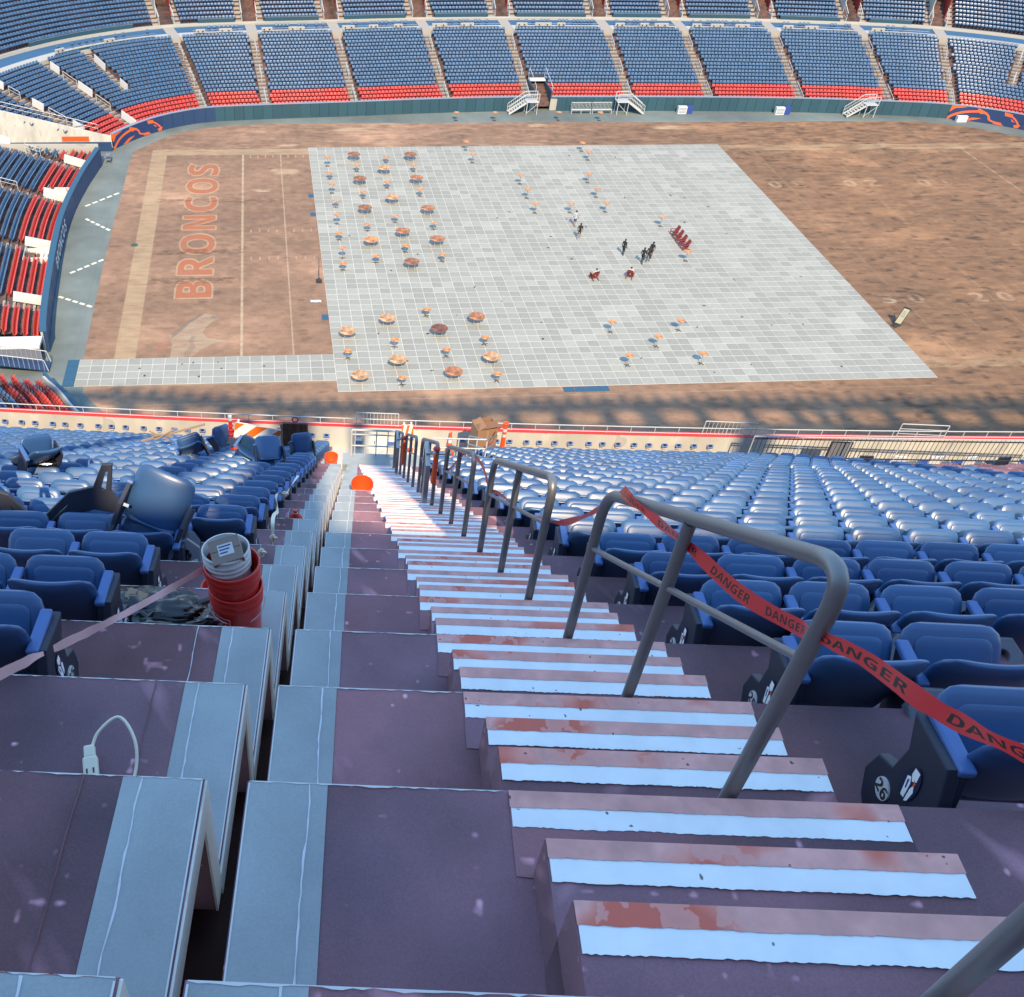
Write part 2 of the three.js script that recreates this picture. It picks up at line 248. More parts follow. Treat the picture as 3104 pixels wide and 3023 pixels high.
// ---------------------------------------------------------------- event floor of square deck tiles
const floorRibs = texture(128, 128, (u, v, c, x, y) => { const k = 226 + (x % 8 < 2 ? -16 : 5) + 14 * (fbm(u * 6, v * 6, 3, 6, 6) - 0.5) + 8 * (NT[(x * 7 + y * 331) & 65535] - 0.5); c[0] = k; c[1] = k; c[2] = k - 5; });
{
  const floor = thing('event_floor', 'pale grey square deck tiles laid over the middle of the brown field', 'floor');
  const x0 = 8.05, z0 = -26.55, nx = 50, nz = 52, T = 1.0428, gap = 0.042;
  const cell = (i, j) => V(x0 + (i + 0.5) * T + (j % 1) * 0, 0.03, z0 + (j + 0.5) * T);
  const cells = []; for (let i = 0; i < nx; i++) for (let j = 0; j < nz; j++) cells.push([cell(i, j), 0]);
  for (let i = 0; i < 21; i++) for (let j = 0; j < 4; j++) cells.push([V(8.05 - (i + 0.5) * T, 0.03, 21.75 + (j + 0.5) * T), 1]);
  const base = new THREE.Mesh(merge([box(x0, x0 + nx * T, 0.0085, 0.018, z0, z0 + nz * T), box(8.05 - 21 * T, 8.05, 0.0085, 0.017, 21.75, 21.75 + 4 * T)]), std(lin(0.6, 0.58, 0.5), 0.8));
  base.name = 'seam_grid'; floor.add(base);
  const tileGeo = new THREE.BoxGeometry(T - gap, 0.012, T - 0.07);
  const cam = V(2.76, 44, 95); cells.sort((a, b) => a[0].distanceTo(cam) - b[0].distanceTo(cam));
  const r = rng(5), tones = [0.47, 0.44, 0.41, 0.38, 0.44, 0.49].map((k) => std(lin(k * 0.93, k * 0.9, k * 0.79), 0.82, { map: floorRibs }));
  const tone = (c) => { const b = fbm(c.x * 0.16, c.z * 0.3, 3) + (r() - 0.5) * 0.5; return Math.max(0, Math.min(5, Math.floor(b * 6))); };
  cells.slice(0, 300).forEach(([c]) => { const m = part(floor, 'floor_tile', tileGeo, tones[tone(c)]); m.position.copy(c); m.position.y = 0.0255; });
  const rest = cells.slice(300), im = new THREE.InstancedMesh(tileGeo, std(0xffffff, 0.82, { map: floorRibs }), rest.length), mt = new THREE.Matrix4();
  rest.forEach(([c], i) => { im.setMatrixAt(i, mt.makeTranslation(c.x, 0.0255, c.z)); const k = [0.47, 0.44, 0.41, 0.38, 0.44, 0.49][tone(c)]; im.setColorAt(i, lin(k * 0.93, k * 0.9, k * 0.79)); });
  im.name = 'floor_tiles'; im.userData.kind = 'stuff'; floor.add(im); shade(floor);
  // blue ramps along the edges
  const ramp = (x, z, w, d, label, n = 1) => { const g = thing('edge_ramp', label, 'ramp', 'blue ramps along the event floor'); for (let i = 0; i < n; i++) part(g, 'ramp_panel', box(x + i * (w / n) + 0.02, x + (i + 1) * (w / n) - 0.02, 0.009, 0.03, z, z + d), M.blueMat); return g; };
  ramp(7.38, -12.5, 0.64, 0.95, 'small blue ramp at the left edge of the tiled floor, farthest back'); ramp(7.38, -7.6, 0.64, 0.95, 'small blue ramp at the left edge of the tiled floor, second from the back'); ramp(7.38, 14.8, 0.64, 0.95, 'small blue ramp at the left edge of the tiled floor, nearest the walkway');
  ramp(27.02, 27.78, 3.95, 0.75, 'row of four blue ramp panels along the near edge of the tiled floor', 4);
  const w2 = thing('walkway_ramp', 'long dark blue ramp at the far left end of the tiled walkway', 'ramp'); for (let j = 0; j < 4; j++) part(w2, 'ramp_panel', box(-14.85, -13.9, 0.009, 0.03, 21.75 + j * T + 0.02, 21.75 + (j + 1) * T - 0.02), M.blueMat);
  // scraps lying on the tiles
  const r2 = rng(31), spots = []; for (let i = 0; i < 46; i++) spots.push([9 + r2() * 49, -25 + r2() * 52]); for (let i = 0; i < 8; i++) spots.push([-9 + r2() * 12, 22.3 + r2() * 3.2]);
  for (const [x, z] of spots) { const m = new THREE.Mesh(new THREE.BoxGeometry(0.1 + r2() * 0.25, 0.02 + r2() * 0.03, 0.06 + r2() * 0.1), M.blackMetal); m.position.set(x, 0.046, z); m.rotation.y = r2() * 3; top(m, 'floor_scrap', 'small dark scrap lying on the pale floor tiles', 'scrap', 'dark scraps scattered over the tiled floor'); }
}

// ---------------------------------------------------------------- bowl: curves, walls, rows, seats
function makeCurve(pts) {
  const c = new THREE.CatmullRomCurve3(pts.map(([x, z]) => V(x, 0, z)), false, 'centripetal'), n = 400, P = c.getSpacedPoints(n), L = c.getLength();
  const at = (d) => { const f = Math.max(0, Math.min(n - 1e-6, d / L * n)), i = Math.floor(f), p = P[i].clone().lerp(P[i + 1], f - i), T = (j) => P[Math.min(n, j + 8)].clone().sub(P[Math.max(0, j - 8)]).normalize(), t = T(i).lerp(T(Math.min(n, i + 1)), f - i).normalize(); return { p, t, o: V(t.z, 0, -t.x) }; };
  return { L, at, find: (x, z) => { let best = 0, bd = 1e9; P.forEach((p, i) => { const d = (p.x - x) ** 2 + (p.z - z) ** 2; if (d < bd) { bd = d; best = i; } }); return best / n * L; } };
}
const far = makeCurve([[-19, -17], [-18.2, -22], [-15.62, -26.5], [-13.97, -28.94], [-10.8, -32.3], [-7.4, -34.5], [-4.67, -35.6], [2.2, -36.5], [14.4, -37.5], [23.9, -38.4], [35.4, -39.0], [54.5, -38.85], [74.7, -38.0], [85, -36.9], [95.9, -35.0], [103.6, -30.6], [108, -24]]);
const endC = makeCurve([[-14.6, 27], [-16.5, 20.6], [-17.1, 16], [-17.65, 9.2], [-18.1, 2], [-18.25, -3.8], [-17.7, -13], [-16.7, -20.5], [-15.4, -28]]);
const nearC = makeCurve([[10, 40], [0, 38.4], [-7, 36], [-11.7, 32.5], [-14.16, 28.7], [-15.5, 26.9], [-17.5, 22]]);
const RUN = 0.84, RISE = 0.215, ROW0 = 0.95;
// seat for the bowl: reclined back and a pan tipped up, origin on the floor below the back, facing +z
function pillow(w, h, thk, r, bow, nu, nv) {
  const pos = [], idx = [], uv = []; const ys = []; for (let j = 0; j <= nv; j++) { const f = j / nv; ys.push(0.5 - 0.5 * Math.cos(f * Math.PI)); }
  for (const side of [1, -1]) for (let j = 0; j <= nv; j++) for (let i = 0; i <= nu; i++) {
    const v = ys[j], y = v * h, dy = Math.max(0, r - Math.min(y, h - y)), hw = w / 2 - r + Math.sqrt(Math.max(0, r * r - dy * dy)), uu = Math.sin((i / nu - 0.5) * Math.PI), x = uu * hw;
    const e = Math.sqrt(Math.max(0, 1 - Math.abs(uu) ** 6)) * Math.sqrt(Math.max(0, 1 - Math.abs(2 * v - 1) ** 8)); pos.push(x, y, side * thk / 2 * e + bow * (x / (w / 2)) ** 2); uv.push(i / nu, v);
  }
  const S = (nu + 1) * (nv + 1); for (let j = 0; j < nv; j++) for (let i = 0; i < nu; i++) { const a = j * (nu + 1) + i, b = a + 1, c = a + nu + 1, d = c + 1; idx.push(a, b, c, b, d, c, S + a, S + c, S + b, S + b, S + c, S + d); }
  const g = new THREE.BufferGeometry(); g.setAttribute('position', new THREE.Float32BufferAttribute(pos, 3)); g.setAttribute('uv', new THREE.Float32BufferAttribute(uv, 2)); g.setIndex(idx); const m = mergeVertices(g, 1e-5); m.computeVertexNormals(); return m;
}
const bowlSeat = (() => { const back = pillow(0.45, 0.46, 0.07, 0.09, 0.03, 4, 4); back.rotateX(-0.3); back.translate(0, 0.36, 0.16); const pan = pillow(0.43, 0.4, 0.13, 0.08, 0, 5, 6); pan.rotateX(0.75); pan.translate(0, 0.36, 0.2); return merge([back, pan, box(-0.03, 0.03, 0, 0.4, 0.1, 0.18)]); })();
const seatLists = { blue: [], red: [] };
const Q = new THREE.Quaternion(), ONE = V(1, 1, 1);
function rowLevel(k) { return k < 20 ? ROW0 + RISE * k : 5.75 + 0.34 * (k - 20); }
function rowOffset(k) { return k < 20 ? 0.55 + RUN * k : 22.4 + RUN * (k - 20); }
function seatRows(cv, ks, aisles, keep, d0, d1, red = 4, gapAt) {
  for (const k of ks) {
    const off = rowOffset(k), y = rowLevel(k); let d = d0; const r = rng(k * 77 + 5);
    while (d < d1) {
      const q = cv.at(d), p = q.p.clone().addScaledVector(q.o, off + 0.62); p.y = y;
      const c2 = cv.at(d + 0.2), step = cv.at(d).p.clone().addScaledVector(q.o, off).distanceTo(c2.p.clone().addScaledVector(c2.o, off)) / 0.2;
      const blocked = aisles.some((a) => { if (a.k0 !== undefined && k < a.k0) return false; if (k >= 20 && a.vom === undefined) return false; const dd = (d - a.d) * step; return Math.abs(dd) < (k >= 20 ? (a.vomW ?? 2.0) : 0.8); });
      if (!blocked && (!keep || keep(p, k)) && !(gapAt && gapAt(p, k))) { seatLists[k < red ? 'red' : 'blue'].push({ p, a: Math.atan2(-q.o.x, -q.o.z) + (r() - 0.5) * 0.03, s: k }); }
      d += 0.5 / Math.max(0.5, step);
    }
  }
}
// concrete steps below the seats: one sheet per row with tread and riser
function terraces(cv, name, label, ks, d0, d1, mat, keep) {
  const g = new THREE.Group();
  for (const k of ks) {
    const off = rowOffset(k) - 0.1, y = rowLevel(k), nxt = k === 19 ? 0 : k + 1, prof = [[off, y - 0.5], [off, y], [off + RUN + 0.02, y], [off + RUN + 0.02, y - 0.5]];
    const pos = [], uv = [], idx = []; const n = Math.ceil((d1 - d0) / 1.6); let m = 0;
    for (let i = 0; i <= n; i++) { const q = cv.at(d0 + (d1 - d0) * i / n); const e = q.p.clone().addScaledVector(q.o, off + 0.4); if (keep && !keep(e)) { m = 0; continue; } for (const [o, yy] of prof) { const v = q.p.clone().addScaledVector(q.o, o); pos.push(v.x, yy, v.z); uv.push(d0 + (d1 - d0) * i / n, o + yy); } if (m) { const b = pos.length / 3 - 8; for (let j = 0; j < 3; j++) idx.push(b + j, b + j + 1, b + 4 + j, b + 4 + j, b + j + 1, b + 5 + j); } m = 1; }
    const ge = new THREE.BufferGeometry(); ge.setAttribute('position', new THREE.Float32BufferAttribute(pos, 3)); ge.setAttribute('uv', new THREE.Float32BufferAttribute(uv, 2)); ge.setIndex(idx); const nn = ge.toNonIndexed(); nn.computeVertexNormals(); part(g, 'terrace_step', nn, mat);
  }
  return struct(g, name, label);
}
const keepFar = (p) => p.z < -26.1 - Math.max(0, (-18 - p.x)) * 0.0 && p.x < 125;
const keepEnd = (p) => p.z > -21.6 + Math.max(0, -17 - p.x) * 0.35 && p.z < 20.4;
const keepNear = (p) => p.z > 27.2 + Math.max(0, -16 - p.x) * 0.05;
const F = (x, z, o) => ({ d: far.find(x, z), ...o });
const farAisles = [F(-12.7, -30.3, {}), F(-4.4, -35.7, { vom: 1 }), F(3.1, -36.5, { vom: 1 }), F(15, -37.5, { vom: 1 }), F(27.5, -38.6, { vom: 1 }), F(38.6, -39, { vom: 1 }), F(52.3, -38.9, { vom: 1 }), F(63.6, -38.5, { vom: 1 }), F(75.9, -37.9, { vom: 1 }), F(88, -36.4, { vom: 1 }), F(95.6, -35, { vom: 1 })];
const shortAisles = [F(-10.2, -32.8, { k0: 8 }), F(101.0, -32.4, { k0: 8 })];
const cornerAisles = [F(-16.6, -25.2, {})];
const endAisles = [-17.0, -8.0, 3.4, 14.6].map((z) => ({ d: endC.find(z < -10 ? -17.2 : -18, z) }));
{
  const rows20 = Array.from({ length: 20 }, (_, i) => i), up = Array.from({ length: 13 }, (_, i) => 20 + i);
  terraces(far, 'far_stand_steps', 'concrete steps of the long far stand beyond the field', [...rows20, ...up], 0, far.L, M.treadFar, keepFar);
  terraces(endC, 'end_stand_steps', 'concrete steps of the stand behind the end zone', rows20, 0, endC.L, M.treadFar, keepEnd);
  terraces(nearC, 'near_corner_steps', 'concrete steps of the low corner stand at the lower left', rows20.slice(0, 12), 0, nearC.L, M.treadFar, keepNear);
  const tunnel = (p, k) => k < 6 && Math.abs(p.x - 40.3) < 1.25;
  seatRows(far, rows20, [...farAisles, ...shortAisles, ...cornerAisles], keepFar, 0.2, far.L - 0.3, 4, tunnel);
  seatRows(far, up, farAisles, keepFar, 0.2, far.L - 0.3);
  seatRows(endC, rows20, endAisles, keepEnd, 0.2, endC.L - 0.2, 4, (p, k) => k < 3 && (Math.abs(p.z + 9.6) < 1.1 || Math.abs(p.z - 4.9) < 1.1));
  seatRows(nearC, rows20.slice(0, 12), [], keepNear, 0.2, nearC.L - 0.2);
  // the 300 red seats that show largest are single things, the rest one mass
  const cam = V(2.76, 44, 95); seatLists.red.sort((a, b) => a.p.distanceTo(cam) - b.p.distanceTo(cam));
  camera.updateMatrixWorld(true); camera.updateProjectionMatrix(); const inv = camera.matrixWorld.clone().invert();
  const shown = (s) => { const q = s.p.clone().setY(s.p.y + 0.6).applyMatrix4(inv).applyMatrix4(camera.projectionMatrix), u = (q.x + 1) / 2 * 3104, v = (1 - q.y) / 2 * 3023; return u > -10 && u < 3114 && v < 1222 + 0.05 * u; };
  const near = seatLists.red.filter((s) => shown(s) && (s.p.x < -13 && s.p.z < 21.5 && s.p.z > -22 || s.p.z > 25)).slice(0, 300), set = new Set(near), reds = seatLists.red.filter((s) => !set.has(s));
  const kindOf = (s) => (s.p.x < -13 && s.p.z < 21.5 && s.p.z > -22 ? 'e' : s.p.z > 25 ? 'c' : 'f') + s.s, count = {}; near.sort((a, b) => b.p.z - a.p.z);
  for (const s of near) {
    const nth = (count[kindOf(s)] = (count[kindOf(s)] ?? -1) + 1);
    const m = new THREE.Mesh(bowlSeat, M.farRed); m.position.copy(s.p); m.rotation.y = s.a;
    const end = s.p.x < -13 && s.p.z < 21.5 && s.p.z > -22;
    const lab = end ? 'red seat behind the end zone, ' + ordinals[s.s] + ' row from the field, ' + ordinals[nth] + ' from the camera' : s.p.z > 25 ? 'red seat in the lower left corner stand, ' + ordinals[s.s] + ' row, ' + ordinals[nth] + ' from the camera' : 'red seat along the far wall, ' + ordinals[s.s] + ' row from the field';
    top(m, 'red_stadium_chair', lab, 'seat', end ? 'red seats behind the end zone, row ' + (s.s + 1) : s.p.z > 25 ? 'red seats of the near corner stand, row ' + (s.s + 1) : 'red seats along the far wall, row ' + (s.s + 1));
  }
  const mass = (list, mat, name, label) => { const im = new THREE.InstancedMesh(bowlSeat, mat, list.length), m4 = new THREE.Matrix4(), r = rng(3); list.forEach((s, i) => { im.setMatrixAt(i, m4.compose(s.p, Q.setFromAxisAngle(V(0, 1, 0), s.a), ONE)); const k = 0.85 + r() * 0.3; im.setColorAt(i, lin(k, k, k)); }); top(im, name, label, 'seats', null, 'stuff'); };
  mass(reds, M.farRed, 'far_red_seats', 'rows of small red seats along the field walls, too many to count');
  mass(seatLists.blue, M.farBlue, 'far_blue_seats', 'rows upon rows of small blue seats in the stands around the field');
}

// ---------------------------------------------------------------- padded field walls
function stripWall(cv, d0, d1, y0, y1, off, thk, seg = 4) { // curved box along the curve, uv 0..1 along
  const pos = [], uv = [], idx = []; const prof = [[off, y0], [off, y1], [off + thk, y1], [off + thk, y0]];
  for (let i = 0; i <= seg; i++) { const q = cv.at(d0 + (d1 - d0) * i / seg); for (const [o, y] of prof) { const v = q.p.clone().addScaledVector(q.o, o); pos.push(v.x, y, v.z); uv.push(i / seg, (y - y0) / (y1 - y0)); } }
  for (let i = 0; i < seg; i++) for (let j = 0; j < 4; j++) { const a = i * 4 + j, b = i * 4 + (j + 1) % 4; idx.push(a, b, a + 4, a + 4, b, b + 4); }
  idx.push(0, 2, 1, 0, 3, 2); const e = seg * 4; idx.push(e, e + 1, e + 2, e, e + 2, e + 3);
  const g = new THREE.BufferGeometry(); g.setAttribute('position', new THREE.Float32BufferAttribute(pos, 3)); g.setAttribute('uv', new THREE.Float32BufferAttribute(uv, 2)); g.setIndex(idx); const n = g.toNonIndexed(); n.computeVertexNormals(); return n;
}
// orange horse head on navy, as on the corner pads
const horseTex = canvasTex(1024, 300, (c, w, h) => {
  c.fillStyle = '#22375f'; c.fillRect(0, 0, w, h); c.fillStyle = '#e0632a';
  const P = (pts) => { c.beginPath(); pts.forEach(([x, y], i) => (i ? c.lineTo(x * w, y * h) : c.moveTo(x * w, y * h))); c.closePath(); c.fill(); };
  c.lineJoin = 'round'; c.strokeStyle = '#e0632a';
  const curve = (pts, lw) => { c.lineWidth = lw; c.beginPath(); c.moveTo(pts[0] * w, pts[1] * h); for (let i = 2; i < pts.length; i += 4) c.quadraticCurveTo(pts[i] * w, pts[i + 1] * h, pts[i + 2] * w, pts[i + 3] * h); c.stroke(); };
  curve([0.0, 0.97, 0.1, 0.35, 0.42, 0.24], 46); P([[0.37, 0.02], [0.52, 0.3], [0.42, 0.4], [0.36, 0.2]]);
  curve([0.45, 0.3, 0.54, 0.36, 0.55, 0.62, 0.56, 0.84, 0.74, 0.86], 30); P([[0.7, 0.8], [0.78, 0.98], [0.62, 0.95]]);
  P([[0.0, 0.0], [0.22, 0.04], [0.06, 0.2], [0, 0.5]]); P([[0.19, 0.98], [0.34, 0.72], [0.46, 0.7], [0.3, 0.98]]);
  curve([0.74, 0.1, 0.9, 0.3, 0.96, 0.78], 26); P([[0.72, 0.03], [0.84, 0.12], [0.82, 0.32], [0.74, 0.28]]); P([[0.83, 0.4], [0.9, 0.62], [0.86, 0.6]]); P([[0.9, 0.8], [0.99, 0.72], [0.97, 0.95], [0.92, 0.98]]);
});
const H_WALL = 1.75;
{
  const wall = thing('far_field_wall', 'padded wall of dark teal panels between the far seats and the field', 'wall');
  const dA = far.find(-15.62, -26.5), dN = far.find(-3.6, -35.8), dR = far.find(95.2, -35.1), tun0 = far.find(39.3, -39), tun1 = far.find(41.4, -39);
  const r = rng(17);
  const logo = part(wall, 'logo_panel', stripWall(far, dA, dA + 8.4, 0.007, H_WALL, 0, 0.25, 16), std(0xffffff, 0.5, { map: horseTex }), 'navy pad with an orange horse head at the left corner');
  for (let d = dA + 8.42; d < dN - 0.2; d += 1.5) part(wall, 'wall_panel', stripWall(far, d, Math.min(d + 1.47, dN), 0.007, H_WALL, 0.02 + r() * 0.02, 0.24, 2), M.navy, 'navy pad');
  for (let d = dN; d < dR - 0.2; d += 1.24) { if (d + 1.2 > tun0 && d < tun1) continue; part(wall, 'wall_panel', stripWall(far, d, d + 1.205, 0.007, H_WALL, 0.01 + r() * 0.025, 0.24, 1), r() < 0.4 ? M.tealB : M.teal); }
  part(wall, 'logo_panel', stripWall(far, dR, dR + 9, 0.007, H_WALL, 0, 0.25, 16), std(0xffffff, 0.5, { map: horseTex }), 'navy pad with an orange horse head at the right');
  for (let d = dR + 9.03; d < far.L - 1.5; d += 1.5) part(wall, 'wall_panel', stripWall(far, d, d + 1.47, 0.007, H_WALL, 0.01, 0.24, 2), M.navy);
  part(wall, 'backing', merge([stripWall(far, dA, tun0, 0.007, H_WALL - 0.02, 0.3, 0.2, 60), stripWall(far, tun1, far.L, 0.007, H_WALL - 0.02, 0.3, 0.2, 60)]), M.plaster);
  part(wall, 'coping', merge([stripWall(far, dA, tun0, H_WALL + 0.003, H_WALL + 0.04, -0.02, 0.5, 60), stripWall(far, tun1, far.L, H_WALL + 0.003, H_WALL + 0.04, -0.02, 0.5, 60)]), M.steel);
  shade(wall);
  const ew = thing('end_zone_wall', 'dark padded wall with white lettering in front of the end zone stand', 'wall');
  const e0 = endC.find(-16.6, 20.4), e1 = endC.find(-16.6, -21.6);
  for (let d = e0; d < e1 - 0.3; d += 1.24) part(ew, 'wall_panel', stripWall(endC, d, d + 1.205, 0.007, 2.0, 0.01 + r() * 0.02, 0.24, 1), M.navy);
  part(ew, 'coping', stripWall(endC, e0, e1, 2.003, 2.05, -0.03, 0.6, 40), M.blueMat);
  part(ew, 'backing', stripWall(endC, e0, e1, 0.007, 1.98, 0.3, 0.2, 40), M.plaster);
  const word = 'BRONCOS', dC = endC.find(-18.1, 1.2);
  for (let i = 0; i < 7; i++) { const d = dC - 4.2 + i * 1.4, q = endC.at(d), g = textGeo(word[i], 1.15); const m = part(ew, 'letter', g, M.white, 'white letter ' + word[i]); m.position.copy(q.p).addScaledVector(q.o, -0.02); m.position.y = 1.0; m.rotation.y = Math.atan2(-q.o.x, -q.o.z); m.scale.x = 1.15; }
  shade(ew);
  const nw = thing('near_corner_wall', 'dark blue field wall curving round the low corner stand at lower left', 'wall');
  const n0 = nearC.find(4, 39.2), n1 = nearC.find(-15.5, 26.9);
  for (let d = n0; d < n1 - 0.3; d += 1.24) part(nw, 'wall_panel', stripWall(nearC, d, d + 1.205, 0.007, 1.85, 0.01, 0.22, 1), M.blueMat);
  part(nw, 'backing', stripWall(nearC, n0, n1, 0.007, 1.83, 0.28, 0.2, 30), M.plaster); shade(nw);
}

// ---------------------------------------------------------------- stairs of the far stand
const stepTop = std(lin(0.34, 0.3, 0.25), 0.9), stepEdge = std(lin(0.2, 0.15, 0.12), 0.9), stepDark = std(lin(0.09, 0.065, 0.055), 0.95);
function aisle(cv, d, k0, k1, name, label, group, lean, rails = true, panels = []) {
  const q = cv.at(d), ang = Math.atan2(-q.o.x, -q.o.z), g = thing(name, label, 'stairs', group);
  g.position.copy(q.p); g.rotation.y = ang; // local +z towards the field, x along the wall
  for (let k = k0; k <= k1; k++) {
    const z = -(rowOffset(k) - 0.1), y = rowLevel(k);
    part(g, 'step', box(-0.52, 0.52, y - RISE + 0.03, y + 0.004, z - 0.2, z + 0.03), stepTop); part(g, 'step_back', box(-0.54, 0.54, y - 0.1, y + 0.003, z - 0.5, z - 0.2), stepDark);
    if (k > k0) part(g, 'step', box(-0.52, 0.52, y - RISE / 2 - 0.12, y - RISE / 2, z + 0.14, z + 0.34), stepEdge);
  }
  if (rails) for (const [a, b] of rails === true ? [[k0, k0 + 4], [k0 + 7, k0 + 10], [k0 + 14, k0 + 17]] : rails) {
    if (b > k1) continue; const pa = V(lean, rowLevel(a) + 0.95, -rowOffset(a) - 0.1), pb = V(lean, rowLevel(b) + 0.95, -rowOffset(b) - 0.1), fa = pa.clone().setY(rowLevel(a)), fb = pb.clone().setY(rowLevel(b));
    const hr = part(g, 'handrail', pipe([fa, pa, pb, fb], 0.035, 0.12, 6), M.whiteMetal); part(hr, 'mid_rail', bar(pa.clone().setY(pa.y - 0.4), pb.clone().setY(pb.y - 0.4), 0.025, 5), M.whiteMetal);
  }
  for (const [a, b, x] of panels) { const pa = V(x, rowLevel(a) + 0.55, -rowOffset(a)), pb = V(x, rowLevel(b) + 0.55, -rowOffset(b)); part(g, 'rail_panel', beam(pa, pb, 0.06, 0.95), M.white, 'white solid rail panel'); }
  return shade(g);
}
farAisles.forEach((a, i) => {
  const corner = i === 0;
  aisle(far, a.d, 0, 19, 'aisle_stairs', 'narrow concrete aisle stairs in the far stand, ' + ordinals[i] + ' from the left that reach the wall', 'aisle stairs of the far stand', 0, corner ? [[5, 8], [12, 15]] : true, corner ? [[0, 3, 0.1], [9, 12, 0.1], [16, 18, 0.1]] : []);
});
shortAisles.forEach((a, i) => aisle(far, a.d, 8, 19, 'short_aisle_stairs', 'short concrete aisle stairs ending among blue seats at the far ' + (i ? 'right' : 'left') + ' corner', 'stairs', 0, i ? [[8, 11], [15, 18]] : [], i ? [] : [[8, 10, 0], [14, 17, 0]]));
aisle(far, cornerAisles[0].d + 0.4, 2, 19, 'corner_aisle_stairs', 'aisle stairs with white panels near the cut end of the far left corner', null, 0, [[6, 9], [14, 16]], [[3, 5, 0], [10, 12, 0], [17, 19, 0]]);
endAisles.forEach((a, i) => { const g = aisle(endC, a.d, 0, 19, 'end_aisle_stairs', 'aisle stairs with white rail panels behind the end zone, ' + ordinals[3 - i] + ' from the camera', 'aisle stairs of the end zone stand', 0.5, [[6, 8]], [[0, 3, 0.6], [10, 12, 0.6]]); });

